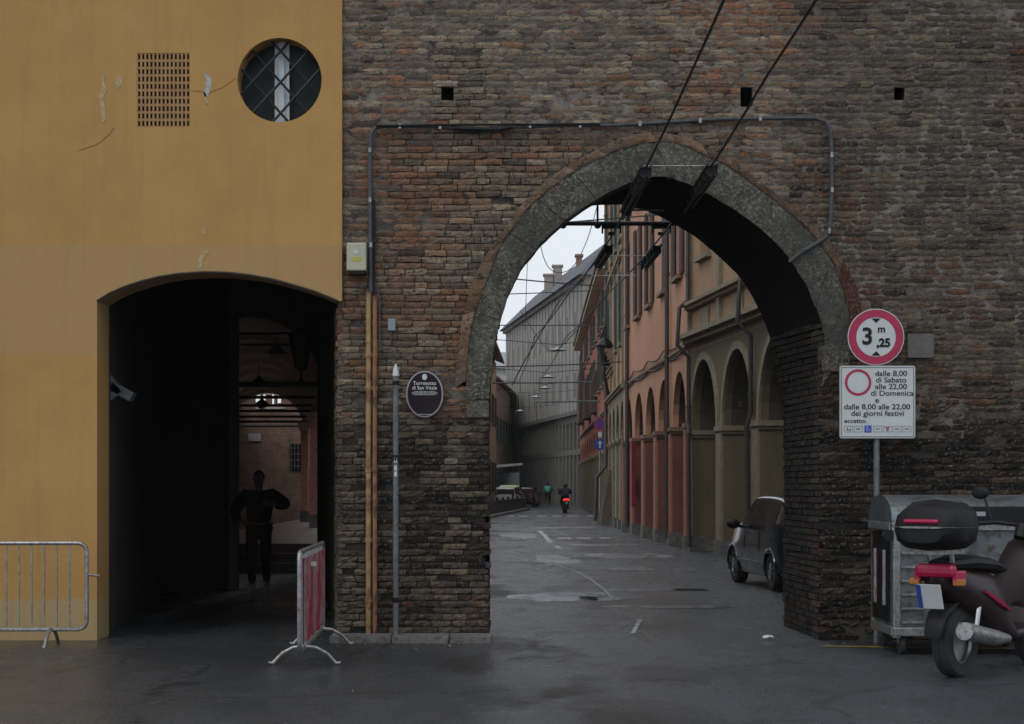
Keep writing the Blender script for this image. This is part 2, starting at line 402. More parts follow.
def opening(z):
    if z > hz: return None
    a = interp(hl, z) + .03 if z > zHL else (W(468,0,D).x if z > zRL else W(489,0,D).x)
    b_ = interp(hr, z) - .03 if z > zHR else (W(848,0,D).x if z > zRR else W(819,0,D).x)
    return a, b_
tower = thing('gate_tower', 'weathered brick gate tower pierced by a tall rounded archway over the road', 'gate tower', (1.5, 18.6, 0))

PAL_R = [(.23,.125,.075),(.26,.155,.095),(.18,.105,.07),(.30,.19,.12),(.27,.12,.06),(.20,.10,.06)]
PAL_G = [(.21,.165,.115),(.16,.13,.10),(.24,.19,.13),(.12,.105,.085),(.30,.24,.165),(.18,.145,.11)]
PAL_D = [(.045,.04,.036),(.06,.05,.042),(.035,.032,.03),(.08,.066,.054)]
holes = [(447.5,91.5,6,7.5),(746.5,97,6,7),(899.5,95.5,5.5,7)]
holesW = [(W(a, b_, D).x, W(a, b_, D).z, c*D/F, d*D/F) for a, b_, c, d in holes]
def brick_col(x, z):
    px = CX + x*F/D; py = HZ - (z-EYE)*F/D
    nz = mnoise.noise(Vector((x*.9, z*.9, 3.3))); n2 = mnoise.noise(Vector((x*2.3, z*3.1, 9.1)))
    red = .20 + 1.5*nz
    if py < 125: red = .10 + nz*.8 + (.45 if 560 < px < 790 else 0)
    elif py < 250 and px < 620: red += .18
    elif px > 760: red += .10
    dark = 0.0
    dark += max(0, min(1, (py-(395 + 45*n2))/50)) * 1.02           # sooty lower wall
    dark += max(0, min(1, (px-775)/60))*.30                        # darkness towards the view edge put into the right pier's colour
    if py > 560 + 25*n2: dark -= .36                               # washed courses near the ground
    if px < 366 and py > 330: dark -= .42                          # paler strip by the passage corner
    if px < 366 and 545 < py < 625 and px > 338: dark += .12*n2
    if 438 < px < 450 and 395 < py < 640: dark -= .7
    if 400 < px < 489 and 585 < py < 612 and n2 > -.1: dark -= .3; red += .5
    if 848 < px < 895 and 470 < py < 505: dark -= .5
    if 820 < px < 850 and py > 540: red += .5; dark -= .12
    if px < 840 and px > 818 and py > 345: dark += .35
    if 425 < px < 462 and 285 < py < 420: red += .8; dark -= .2
    rr_ = max(0, min(1, red))
    c = random.choice(PAL_R if random.random() < red else PAL_G)
    if random.random() < .05: c = random.choice(PAL_D)
    if random.random() < .05: c = (.31,.25,.185)
    base = tuple(.215*rr_+.195*(1-rr_) if i == 0 else (.14*rr_+.17*(1-rr_) if i == 1 else .100*rr_+.14*(1-rr_)) for i in range(3))
    c = tuple(.68*u+.32*v for u, v in zip(c, base))
    dark = max(0, min(1, dark))
    dk_ = 1-.86*dark*random.uniform(.72, 1.12); c = tuple(q*dk_ for q in c)
    if dark > .4 and random.random() < .07: c = (.15,.12,.09)
    k = random.uniform(.74, 1.28) * (1.22 if py < 130 else 1.1 if py < 300 and px < 775 else 1)
    if px > 775: k *= .74  # second step of the edge darkness put into the colour
    return tuple(max(.012, q*k) for q in c)
def add_brick(m, x0, x1, z0, z1, col, amp, dep, y=D):
    nx = max(2, int((x1-x0)/.06)+1); vs = []; fs = []
    sag = random.uniform(-.004, .004); tilt = random.uniform(-.010, .010)
    ff = y - dep
    for j in range(3):
        for i in range(nx+1):
            u = i/nx; v = j/2
            ex = .5 if i in (0, nx) else 0; ez = 1 if j in (0, 2) else 0
            edge = (ex+ez) * random.uniform(.002, .010) + (ex*ez)*.012
            X = x0 + (x1-x0)*u + random.uniform(-.3, .3)*.01*(1 if 0 < i < nx else .7)
            Z = z0 + (z1-z0)*v + sag*math.sin(u*3) + random.uniform(-.0035, .0035) + tilt*(u-.5)*.5
            Y = ff + edge + random.uniform(0, amp)
            Z += .020*mnoise.noise(Vector((X*.55, Z*.5, 1.7)))*min(1, Z) + .007*mnoise.noise(Vector((X*3, Z*2.2, 5)))*min(1,Z)
            vs.append((X, Y, Z))
    w_ = nx+1
    for j in range(2):
        for i in range(nx): fs.append((j*w_+i, j*w_+i+1, (j+1)*w_+i+1, (j+1)*w_+i))
    rim = [i for i in range(w_)] + [w_+nx] + [2*w_+i for i in range(nx, -1, -1)] + [w_]
    n0 = len(vs)
    for i in rim:
        p = vs[i]; vs.append((p[0], y+.05, p[2]))
    for k in range(len(rim)): fs.append((rim[k], n0+k, n0+(k+1) % len(rim), rim[(k+1) % len(rim)]))
    m.add(vs, fs, col)
mb = MB(); mo = MB(); RH = .0672; rows = int(ZT/RH)
for r_ in range(rows):
    z0 = r_*RH; z1 = z0+RH; zc = z0+RH/2; op = opening(zc)
    segs = [(XL, XR)] if op is None else [(XL, op[0]), (op[1], XR)]
    for (a, b_) in segs:
        cuts = []
        for (hx, hz_, hw, hh) in holesW:
            if abs(zc-hz_) < hh and a < hx < b_: cuts.append((hx-hw, hx+hw))
        parts_ = []; s0 = a
        for c0, c1 in sorted(cuts): parts_.append((s0, c0)); s0 = c1
        parts_.append((s0, b_))
        for (p0, p1) in parts_:
            if p1-p0 < .02: continue
            xq = p0
            while xq < p1-1e-6:
                xe = min(xq+.5, p1); pyq = HZ-(zc-EYE)*F/D; pxq = CX+(xq+xe)/2*F/D
                nzm = mnoise.noise(Vector((xq*.8, zc*1.1, 20)))
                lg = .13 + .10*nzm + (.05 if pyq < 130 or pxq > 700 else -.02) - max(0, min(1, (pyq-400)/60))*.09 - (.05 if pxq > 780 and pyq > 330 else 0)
                lg = max(.018, min(.22, lg)); fl = .014 - (.012 if lg > .12 else 0)
                mo.box(xq, xe, D+fl, D+.05, z0, z1, (lg, lg*.9, lg*.78)); xq = xe
            x = p0 - random.uniform(0, .14) ; first = True
            while x < p1-.01:
                L = random.choice((.27,.27,.26,.24,.14,.13,.2)) * random.uniform(.93, 1.07)
                xa = max(x, p0); xb = min(x+L, p1)
                if p1 - xb < .05: xb = p1
                if xb-xa > .02:
                    px = CX + xa*F/D; py = HZ-(zc-EYE)*F/D
                    low = py > 380
                    worn = mnoise.noise(Vector((xa*1.4, zc*1.6, 0)))
                    amp = .004 + (.012 if low else 0) + max(0, worn)*.016
                    dep = random.uniform(.004, .012) + (random.uniform(0, .018) if low or worn > .15 else 0)
                    if random.random() < (.05 if low else .02): dep = -.03
                    gh = .0045 + (.002 if low else 0) + random.uniform(0, .004)
                    vg_ = random.uniform(.003,.007)
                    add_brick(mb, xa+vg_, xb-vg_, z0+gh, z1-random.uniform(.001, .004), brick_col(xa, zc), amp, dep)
                x += L
                if xb >= p1: break
mb.build('brick_facing', m_brick, tower)
mo.build('mortar_bed', m_mortarv, tower)
# solid core behind the facing, back face, soffit and jambs
mc = MB(); rs = .06
z = 0
while z < ZT:
    z1 = min(z+rs, ZT); zc = z
    top = max(iz, bz)
    if zc < top + .12:
        zz = min(zc, iz-.001); zb = min(zc, bz-.001)
        a = min(interp(il, zz), interp(bl, zb)) - .04 if zc < top else None
        b_ = max(interp(ir, zz), interp(br, zb)) + .04 if zc < top else None
    else: a = None
    if a is None:
        cut = sorted([(hx-hw, hx+hw) for (hx, hz_, hw, hh) in holesW if abs(zc-hz_) < hh+.07])
        s0 = XL+.01
        for c0, c1 in cut:
            mc.box(s0, c0, D+.05, DB-.03, z, z1); s0 = c1
        mc.box(s0, XR, D+.05, DB-.03, z, z1)
        for c0, c1 in cut: mc.box(c0-.05, c1+.05, D+.45, DB-.03, z, z1)
    else:
        mc.box(XL+.01, a, D+.05, DB-.03, z, z1); mc.box(b_, XR, D+.05, DB-.03, z, z1)
    z = z1
mc.build('wall_core', m_mortar, tower)
NL = 90
fi = resample(toW(inner, D), NL); bk = resample(toW(back, DB), NL)
fi[0].z = fi[-1].z = bk[0].z = bk[-1].z = -.02
ms = MB(); nd = 10
for k in range(NL):
    for j in range(nd):
        q = [fi[k].lerp(bk[k], j/nd), fi[k+1].lerp(bk[k+1], j/nd), fi[k+1].lerp(bk[k+1], (j+1)/nd), fi[k].lerp(bk[k], (j+1)/nd)]
        ms.quad(*q)
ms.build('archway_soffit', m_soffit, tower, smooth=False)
# courses of brick standing proud on the two jambs
mj = MB()
for side in (0, 1):
    for r_ in range(int(3.3/RH)):
        zc = (r_+.5)*RH
        xf = interp(il if side == 0 else ir, zc); xb = interp(bl if side == 0 else br, zc)
        y = D + .01 - random.uniform(0, .05)*(r_ % 2)
        while y < DB-.02:
            L = random.choice((.28,.28,.14))*random.uniform(.95, 1.05); y1 = min(y+L, DB)
            y0_ = max(y, D-.012)
            t0 = (y0_-D)/(DB-D); t1 = (y1-D)/(DB-D); d0 = random.uniform(.004, .022)
            s_ = 1 if side == 0 else -1
            a = xf+(xb-xf)*t0 + s_*d0; b_ = xf+(xb-xf)*t1 + s_*(d0+random.uniform(-.004,.004))
            zb0 = r_*RH+.006; zb1 = (r_+1)*RH-.005
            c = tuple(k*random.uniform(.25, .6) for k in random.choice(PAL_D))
            if y0_ < D+.15: c = tuple(k*2.2 for k in c)  # outer bricks painted lighter, inner ones near black, carrying the archway shade
            back_ = -s_*.06
            vs = [(a,y0_+.004,zb0),(b_,y1-.005,zb0),(b_,y1-.005,zb1),(a,y0_+.004,zb1),(a+back_,y0_+.004,zb0),(b_+back_,y1-.005,zb0),(b_+back_,y1-.005,zb1),(a+back_,y0_+.004,zb1)]
            mj.add(vs, [(0,1,2,3),(0,4,5,1),(3,2,6,7),(0,3,7,4),(1,5,6,2)], c); y = y1
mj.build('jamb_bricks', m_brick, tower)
# back face of tower
mbk = MB(); kz = max(range(len(bk)), key=lambda i: bk[i].z)
for k in range(len(bk)-1):
    p, q = bk[k], bk[k+1]; X_ = XL if k < kz else XR
    if abs(p.z-q.z) > 1e-4: mbk.quad((X_,DB,p.z),(p.x,DB,p.z),(q.x,DB,q.z),(X_,DB,q.z))
mbk.box(XL, XR, DB-.03, DB, bk[kz].z, ZT)
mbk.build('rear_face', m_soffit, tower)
mbk = MB(); mbk.box(XL-.15, XR+.1, D-.2, DB+.2, ZT, ZT+.14); mbk.build('coping', m_stonekerb, tower)
# stone voussoirs and brick hood
def ringmesh(a, b_, n, y0, y1, gap, jit, colf, sub=2):
    A = resample(a, n*sub); B = resample(b_, n*sub); m = MB()
    for k in range(n):
        dy = random.uniform(-jit, jit); c = colf(k)
        pa = [A[k*sub+i].copy() for i in range(sub+1)]; pb = [B[k*sub+i].copy() for i in range(sub+1)]
        g = gap/max(.01, (pa[0]-pa[-1]).length)
        for L_ in (pa, pb):
            d = L_[-1]-L_[0]; L_[0] = L_[0] + d*g*.5; L_[-1] = L_[-1] - d*g*.5
        nx = 4
        grid = [[pa[i].lerp(pb[i], j/nx) for j in range(nx+1)] for i in range(sub+1)]
        vs = []; fs = []
        for i in range(sub+1):
            for j in range(nx+1):
                p = grid[i][j]; e = .006*((i in (0, sub))+(j in (0, nx)))
                vs.append((p.x+random.uniform(-.004,.004), y0+dy+e+random.uniform(0,.008), p.z+random.uniform(-.004,.004)))
        w_ = nx+1
        for i in range(sub):
            for j in range(nx): fs.append((i*w_+j, i*w_+j+1, (i+1)*w_+j+1, (i+1)*w_+j))
        rim = [j for j in range(w_)] + [i*w_+nx for i in range(1, sub+1)] + [sub*w_+j for j in range(nx-1, -1, -1)] + [i*w_ for i in range(sub-1, 0, -1)]
        n0 = len(vs)
        for i in rim: vs.append((vs[i][0], y1, vs[i][2]))
        for q in range(len(rim)): fs.append((rim[q], n0+q, n0+(q+1) % len(rim), rim[(q+1) % len(rim)]))
        m.add(vs, fs, c)
    return m
wi = toW(inner_top, D); wr = toW(ring_o, D); wh = toW(hood_o, D)
ringmesh(wi, wr, 15, D-.028, D+.3, .004, .003, lambda k: None, 5).build('voussoir_ring', m_stone, tower)
wr2 = toW([p for p in ring_o if p[1] < 396], D)
def hoodcol(k):
    c = random.choice([(.27,.17,.10),(.24,.155,.10),(.28,.185,.12),(.22,.16,.115),(.20,.125,.08)]); q = random.uniform(.85, 1.1)
    if k > 21: q *= .62
    if k > 31: c = (.16,.065,.045)
    return tuple(v*q for v in c)
ringmesh(wr2, wh, 36, D-.040, D+.1, .003, .003, hoodcol, 3).build('brick_hood_moulding', m_brick, tower)
# rounded worn stones at the two springing points
mi = MB()
mi.box(W(466,0,D).x, W(489,0,D).x, D-.03, D+.3, W(0,418,D).z, W(0,400.6,D).z)
mi.build('impost_stone', m_stone, tower, bevel=.015); mi = MB()
mi.box(W(822,0,D).x, W(850,0,D).x, D-.03, D+.3, W(0,372,D).z, W(0,345.6,D).z)
mi.build('impost_stone', m_stone, tower, bevel=.015)

# ------------------------------------------------------------------ OCHRE BUILDING with covered passage
YB = 18.55; SL = -.123
ob = thing('ochre_house', 'ochre plastered house at left with a low arched passage and a round window', 'house', (-4.5, 18.55, 0))
arch = [(97,301),(110,293),(125,286.5),(142,281),(160,276.5),(180,273.5),(205,272),(228,272.6),(250,275),(272,279),(294,285),(315,291.5),(330,297.5),(338,301)]
aW = toW(arch, YB); xl = aW[0].x; xr = W(342,0,YB).x; xo = aW[-1].x; TOP = 8.6; LEFT = -9.5
wc = W(279.5, 80, YB); wrad = 42.2*YB/F
vx0, vx1 = W(137,0,YB).x, W(190,0,YB).x; vz0, vz1 = W(0,127,YB).z, W(0,53,YB).z
m = MB(); T = .55
def front_poly(poly): m.prism([Vector((x, YB, z)) for x, z in poly], (0,0,0), (0,T,0))
front_poly([(LEFT,-.02),(xl,-.02),(xl,TOP),(LEFT,TOP)] if False else [(LEFT,-.02),(xl,-.02),(xl,5.0),(LEFT,5.0)])
zz_ = 5.0
front_poly([(xl, aW[0].z)] + [(p.x, p.z) for p in aW[1:]] + [(xr, aW[-1].z),(xr, zz_),(xl, zz_)])
# upper wall strips around vent and round window
front_poly([(LEFT,zz_),(vx0,zz_),(vx0,vz1),(LEFT,vz1)])
front_poly([(LEFT,vz1),(xr,vz1+0),(xr,TOP),(LEFT,TOP)]) if vz1 > wc.z+wrad+.02 else None
zt = max(vz1, wc.z+wrad+.1)
if vz1 <= wc.z+wrad+.02:
    front_poly([(LEFT,vz1),(vx1,vz1),(vx1,zt),(LEFT,zt)]); front_poly([(LEFT,zt),(xr,zt),(xr,TOP),(LEFT,TOP)])
front_poly([(vx0,zz_),(vx1,zz_),(vx1,vz0),(vx0,vz0)])
NC = 40; circ = [(wc.x+wrad*math.cos(2*math.pi*k/NC), wc.z+wrad*math.sin(2*math.pi*k/NC)) for k in range(NC+1)]
# right-hand block (vx1..xr) with circular hole: left and right halves
q = NC//4
topc = circ[q]; botc = circ[3*q]
front_poly([(vx1,zz_),(botc[0],zz_)] + [circ[k] for k in range(3*q, q-1, -1)] + [(topc[0],zt),(vx1,zt)])
front_poly([(xr,zt),(topc[0],zt)] + [circ[k] for k in range(q, -1, -1)] + [circ[k] for k in range(NC-1, 3*q-1, -1)] + [(botc[0],zz_),(xr,zz_)])
m.build('wall', m_ochre, ob)
# plaster edge bead round the passage arch
m = MB(); m.tube([p + Vector((0,-.004,0)) for p in aW], .011, 6); m.build('arch_edge', m_passage, ob)
# vent: pierced terracotta panel
m_terra = M('terracotta_panel', (.36,.21,.09), .9, c2=(.27,.16,.07), s=8)
v = thing('tmp', None, None) if False else None
m = MB(); nc, nr = 13, 10; cw = (vx1-vx0)/nc; ch = (vz1-vz0)/nr
for i in range(nc+1):
    m.box(vx0+i*cw-.010, vx0+i*cw+.010, YB+.004, YB+.05, vz0, vz1)
for j in range(nr+1):
    m.box(vx0, vx1, YB+.008, YB+.05, vz0+j*ch-.013, vz0+j*ch+.013)
vg = m.build('vent_grille', m_terra, ob)
m = MB(); m.box(vx0-.02, vx1+.02, YB+.2, YB+.25, vz0-.02, vz1+.02); m.build('vent_back', m_black, ob)
# round window: glass, white central frame, iron lattice
m_dullglass = M('dull_old_glass', (.012,.018,.02), .35, c2=(.02,.028,.03), s=3, spec=.12)
m = MB(); m.lathe([(wrad, 0), (wrad, .02)], (wc.x, YB+.28, wc.z), 'y', 40); win = m.build('round_window', m_dullglass, ob)
m = MB(); m.box(wc.x-.075, wc.x+.075, YB+.2, YB+.26, wc.z-wrad, wc.z+wrad); m.box(wc.x-.028, wc.x+.028, YB+.17, YB+.2, wc.z-wrad, wc.z+wrad)
m.build('window_frame', M('faded_blue_white_frame', (.52,.58,.62), .6, c2=(.42,.47,.52), s=6), ob)
m = MB()
for s_ in (-1, 1):
    for k in range(-4, 5):
        off = k*.215; pts = []
        # line: x*cos45 + s*z*sin45 = off
        d2 = wrad*wrad - off*off
        if d2 <= 0: continue
        h = math.sqrt(d2); nx_, nz_ = math.cos(R(42)), s_*math.sin(R(42)); tx, tz = -nz_, nx_
        m.tube([(wc.x+nx_*off+tx*h, YB+.1+.008*s_, wc.z+nz_*off+tz*h), (wc.x+nx_*off-tx*h, YB+.1+.008*s_, wc.z+nz_*off-tz*h)], .014, 6)
m.build('lattice_grille', m_iron, ob)
def flaw(pts, mat, name):
    m = MB(); m.prism([W(a, b_, YB) for a, b_ in pts], (0,-.004,0), (0,.001,0)); m.build(name, mat, ob)
flaw([(204,72),(208,75),(212,80),(211,88),(208,96),(205,97),(203,92),(206,88),(205,84),(207,80),(204,76)], M('bare_render', (.40,.40,.40), .9, c2=(.3,.29,.27), s=20), 'bare_patch')
m_scrape = M('scraped_ochre', (.30,.21,.10), .9, c2=(.42,.34,.20), s=22)
flaw([(101,74),(106,73),(104,82),(107,90),(103,98),(105,108),(106,121),(102,123),(101,110),(99,96),(102,86)], m_scrape, 'scraped_patch')
flaw([(117,76),(121,75),(122,84),(118,90),(115,86)], m_scrape, 'scraped_patch')
flaw([(203,90),(206,94),(209,104),(206,104)], m_scrape, 'scraped_patch')
flaw([(199,257),(205,250),(209,252),(204,258),(201,270),(197,268)], m_scrape, 'scraped_patch')
flaw([(201,230),(205,228),(206,235),(202,234)], m_scrape, 'scraped_patch')
m = MB(); m.tube([W(a,b_,YB-.002) for a,b_ in [(78,150),(84,149),(90,146.5),(96,145),(102,141),(106,137),(110,134),(112,130),(114,128)]], .0018, 4); m.tube([W(a,b_,YB-.002) for a,b_ in [(190,90),(195,91.5),(200,91),(205,93.5),(210,93),(216,90),(222,88),(230,82),(236,78)]], .0015, 4); m.build('plaster_crack', m_black, ob)
# roof slab and side of the house
m = MB(); m.box(LEFT, xr+.0, YB-.5, YB+6, TOP, TOP+.2); m.build('roof', M('roof_tile', (.25,.14,.09), .9, c2=(.16,.09,.06), s=5), ob)
m = MB()
# passage left wall
def LX(y): return xl + SL*(y-YB)
def RX(y): return -1.80 + SL*(y-D)
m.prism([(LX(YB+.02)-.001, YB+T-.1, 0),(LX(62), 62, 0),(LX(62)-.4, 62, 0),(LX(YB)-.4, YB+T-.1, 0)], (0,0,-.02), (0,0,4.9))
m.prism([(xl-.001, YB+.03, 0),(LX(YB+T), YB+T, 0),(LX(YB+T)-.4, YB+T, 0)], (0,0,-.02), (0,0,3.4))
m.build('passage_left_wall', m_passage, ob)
m = MB()
m.prism([(xo+.002, D+.02, 0),(RX(33), 33, 0),(RX(33)+.4, 33, 0),(-1.5, 21.0, 0),(-1.81, 20.4, 0),(-1.81, D+.03,0)], (0,0,-.02), (0,0,4.9))
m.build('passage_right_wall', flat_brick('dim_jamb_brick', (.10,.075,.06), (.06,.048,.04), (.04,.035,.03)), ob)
# bricks turning the corner of the passage
m = MB()
for r_ in range(int(3.45/RH)):
    yy = D - .008
    for L in ([.28,.14,.28,.28] if r_ % 2 else [.14,.28,.28,.28]):
        d0 = random.uniform(0, .02); c = brick_col(-1.78, (r_+.5)*RH); c = tuple(k*.8 for k in c)
        x0 = -1.80+SL*(yy-D)-d0; x1 = -1.80+SL*(yy+L-D)-d0; z0 = r_*RH+.006; z1 = (r_+1)*RH-.004
        m.add([(x0,yy+.004,z0),(x1,yy+L-.005,z0),(x1,yy+L-.005,z1),(x0,yy+.004,z1),(x0+.06,yy+.004,z0),(x1+.06,yy+L-.005,z0),(x1+.06,yy+L-.005,z1),(x0+.06,yy+.004,z1)],
              [(0,1,2,3),(0,4,5,1),(3,2,6,7),(0,3,7,4),(1,5,6,2)], c); yy += L
m.build('corner_bricks', m_brick, ob)
# vault over the passage (front part) -- runs back to the stepped portico
def vault(mx, y0, y1, zs, rise, n=14, th=.25, seg=1):
    for s_ in range(seg):
        ya = y0+(y1-y0)*s_/seg; yb = y0+(y1-y0)*(s_+1)/seg
        def arc(y, e=0):
            a, b_ = LX(y)-.05, RX(y)+.05; c = (a+b_)/2; h = (b_-a)/2+e
            return [Vector((c - h*math.cos(math.pi*k/n), y, zs+(rise+e)*math.sin(math.pi*k/n))) for k in range(n+1)]
        A, B, A2, B2 = arc(ya), arc(yb), arc(ya, th), arc(yb, th)
        for k in range(n):
            mx.quad(A[k], A[k+1], B[k+1], B[k]); mx.quad(A2[k], B2[k], B2[k+1], A2[k+1])
            mx.quad(A[k], A2[k], A2[k+1], A[k+1]); mx.quad(B[k], B[k+1], B2[k+1], B2[k])
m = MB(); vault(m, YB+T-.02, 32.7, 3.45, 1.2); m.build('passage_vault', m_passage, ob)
m = MB(); m.box(-9.4, -1.9, YB+T, 33, 5.0, 5.15); m.build('passage_upper_floor', m_passage, ob)
# big dark wooden partition on the left of the passage
pt = MB(); pY = 27.7
px0 = LX(pY)-.05; px1 = W(238,0,pY).x
pt.box(px0, px1-.14, pY, pY+.12, 0, 4.7)
for k in range(1, 7):
    xx = px0+(px1-.14-px0)*k/7; pt.box(xx-.012, xx+.012, pY-.012, pY+.002, .1, 4.1)
wp = pt.build('wooden_partition', m_blackwood, ob)
pt = MB(); pt.box(px1-.135, px1, pY-.05, pY+.14, 0, 4.7); pt.build('door_frame', M('dark_red_wood', (.05,.02,.015), .6), ob)

# ------------------------------------------------------------------ portico beyond the passage
po = thing('portico_house', 'dim vaulted portico with salmon pillars seen through the dark passage', 'portico', (-5.5, 34, 0))
FZ = .51
m = MB()
for k in range(3):
    y0 = 32.7 + k*.35
    m.box(LX(y0)-.6, RX(y0)+.6, y0, 33.75 if k < 2 else 62, -.02 if k else -.02, FZ*(k+1)/3)
m.build('portico_floor', M('terracotta_paving', (.22,.15,.125), .55, c2=(.15,.11,.09), s=4, bs=20, bstr=.2), po)
m = MB(); vault(m, 32.7, 57.4, 3.45, 1.2); m.build('vault', m_vault, po)  # vault cut short; the added open gap lets sky light the end wall
for y in (36.2, 39.8, 43.4, 47, 50.6, 54.2, 57.2):
    m = MB(); n = 14; a, b_ = LX(y), RX(y); c = (a+b_)/2; h = (b_-a)/2+.05
    for k in range(n):
        def pp(k, e, yy): return Vector((c-(h-e)*math.cos(math.pi*k/n), yy, 3.45+(1.2-e)*math.sin(math.pi*k/n)))
        e = .13
        m.quad(pp(k,e,y-.2), pp(k+1,e,y-.2), pp(k+1,0,y-.2), pp(k,0,y-.2)); m.quad(pp(k,e,y-.2), pp(k,e,y+.2), pp(k+1,e,y+.2), pp(k+1,e,y-.2))
    m.build('transverse_arch', m_vault, po)
for i, y in enumerate((34.0, 39.0, 43.0, 46.2, 50, 54, 58)):
    m = MB(); m.tube([(LX(y), y, 3.5),(RX(y)+.1, y, 3.5)], .055 if i == 0 else .035, 6); m.build('tie_rod', m_iron, po)
m = MB()
for zq in (4.39, 4.18): m.tube([(LX(33), 33.1, zq),(RX(33)+.1, 33.1, zq)], .025, 6)
m.build('cross_rods', m_iron, po)
m_salmonpil = M('salmon_pillar_paint', (.46,.20,.14), .75, c2=(.38,.165,.115), s=3, c3=(.2,.12,.09), s3=9)
for y, off in ((39.3,.30),(46,.13),(53,-.07)):
    x = RX(y)+off
    m = MB(); m.box(x-.105, x+.105, y-.105, y+.105, FZ+.33, 3.2); pl = m.build('pillar', m_salmonpil, po)
    m = MB(); m.box(x-.13, x+.13, y-.13, y+.13, FZ, FZ+.33); m.build('pillar_base', m_stonekerb, pl)
    m = MB(); m.box(x-.16, x+.16, y-.16, y+.16, 3.2, 3.3); m.box(x-.2, x+.2, y-.2, y+.2, 3.3, 3.45); m.build('capital', m_vault, pl)
m = MB()
ys = [33,39.3,46,53,57.4]
for a, b_ in zip(ys[:-1], ys[1:]):       # arcade wall above pillars, outside
    n = 12; poly = []
    for k in range(n+1):
        t = k/n; y = a+(b_-a)*t; poly.append(Vector((RX(y)+.0, y, 3.45+.95*math.sin(math.pi*t))))
    poly += [Vector((RX(b_), b_, 8.2)), Vector((RX(a), a, 8.2))]
    m.prism(poly, (.06,0,0), (.32,0,0))
m.build('street_wall', plaster('far_ochre', (.42,.27,.14), (.36,.22,.12)), po)
# end wall with barred lunette
m = MB(); yE = 60.2; xa = LX(yE)-.4; xb = RX(yE)+.6
def Wx(p): return (p-CX)*yE/F
hs_ = [(Wx(254.5),Wx(260), W(0,404,yE).z, W(0,393,yE).z),(Wx(262),Wx(265.5), W(0,404,yE).z, W(0,391.5,yE).z),(Wx(271),Wx(274), W(0,404,yE).z, W(0,393,yE).z),(Wx(276.5),Wx(281), W(0,403,yE).z, W(0,396,yE).z)]
us = sorted({xa, xb, *[h[0] for h in hs_], *[h[1] for h in hs_]}); zs_ = sorted({0, 6.5, *[h[2] for h in hs_], *[h[3] for h in hs_]})
for a, b_ in zip(us[:-1], us[1:]):
    for c, d in zip(zs_[:-1], zs_[1:]):
        if any(h[0]-1e-6 <= a and b_ <= h[1]+1e-6 and h[2]-1e-6 <= c and d <= h[3]+1e-6 for h in hs_): continue
        m.box(a, b_, yE, yE+.3, c, d)
m.build('end_wall', m_endbrick, po)
m = MB(); n = 16
for k in range(n):
    def q_(k, r, y): a = math.pi*k/n; return Vector((Wx(268)-r*1.05*math.cos(a), y, W(0,407,yE).z + r*.50*math.sin(a)))
    m.quad(q_(k,.92,yE-.04), q_(k+1,.92,yE-.04), q_(k+1,.84,yE-.04), q_(k,.84,yE-.04))
m.box(Wx(256), Wx(285), yE-.06, yE-.01, W(0,409,yE).z, W(0,405,yE).z)
m.build('lunette_moulding', m_vault, po)
m = MB(); m.box(Wx(290), Wx(303.5), yE-.04, yE-.01, W(0,470,yE).z, W(0,444,yE).z)
wn = m.build('window', m_black, po)
m = MB()
for k in range(4): m.box(Wx(291.5+k*3.4)-.012, Wx(291.5+k*3.4)+.012, yE-.08, yE-.05, W(0,470,yE).z, W(0,444,yE).z)
for k in range(4): zz = W(0,448+k*6,yE).z; m.box(Wx(290), Wx(303.5), yE-.075, yE-.055, zz-.012, zz+.012)
m.build('window_grille', m_galv, wn)
tag_ = MB(); tag_.box(Wx(248.5), Wx(261), yE-.05, yE-.012, W(0,441,yE).z, W(0,433.5,yE).z)
so = tag_.build('street_name_sign', M('pale_stone_sign', (.5,.5,.52), .6), loc=(Wx(254), yE-.05, W(0,437,yE).z))
tag(so, 'small pale rectangular sign on the brick wall at the far end of the dark passage', 'sign')
m = MB(); m.prism([(LX(33)-.4,33,8.2),(RX(33)+.7,33,8.2),(RX(57.4)+.7,57.4,8.2),(LX(57.4)-.4,57.4,8.2)], (0,0,0), (0,0,.2)); m.build('roof', m_passage, po)
# light grey bin-like steps at far end
# pendant lamps in the portico
def pendant(px, py, y, sc_, label):
    c = W(px, py, y); t = thing('pendant_lamp', label, 'lamp', tuple(c), 'pendant lamps along the portico vault')
    m = MB(); m.tube([c+Vector((0,0,.16*sc_)), (c.x, c.y, 4.6)], .012, 6); m.build('rod', m_iron, t)
    m = MB(); m.lathe([(.03*sc_,.2*sc_),(.06*sc_,.14*sc_),(.19*sc_,.05*sc_),(.22*sc_,.0),(.20*sc_,-.02*sc_)], c, 'z', 16); m.build('lamp_shade', m_iron, t, smooth=True)
    m = MB(); m.sphere(c+Vector((0,0,-.03*sc_)), (.17*sc_,.17*sc_,.13*sc_)); m.build('globe', M('milky_glass', (.35,.34,.32), .3), t, smooth=True)
pendant(277, 353, 38, 1.0, 'pendant lamp with milky globe hanging nearest in the portico vault')
pendant(259, 383, 44, .9, 'dark pendant lamp hanging second in the portico vault, left of the nearest one')
pendant(262, 404, 52, .9, 'small pendant lamp hanging farthest back in the portico, just in front of the lunette')
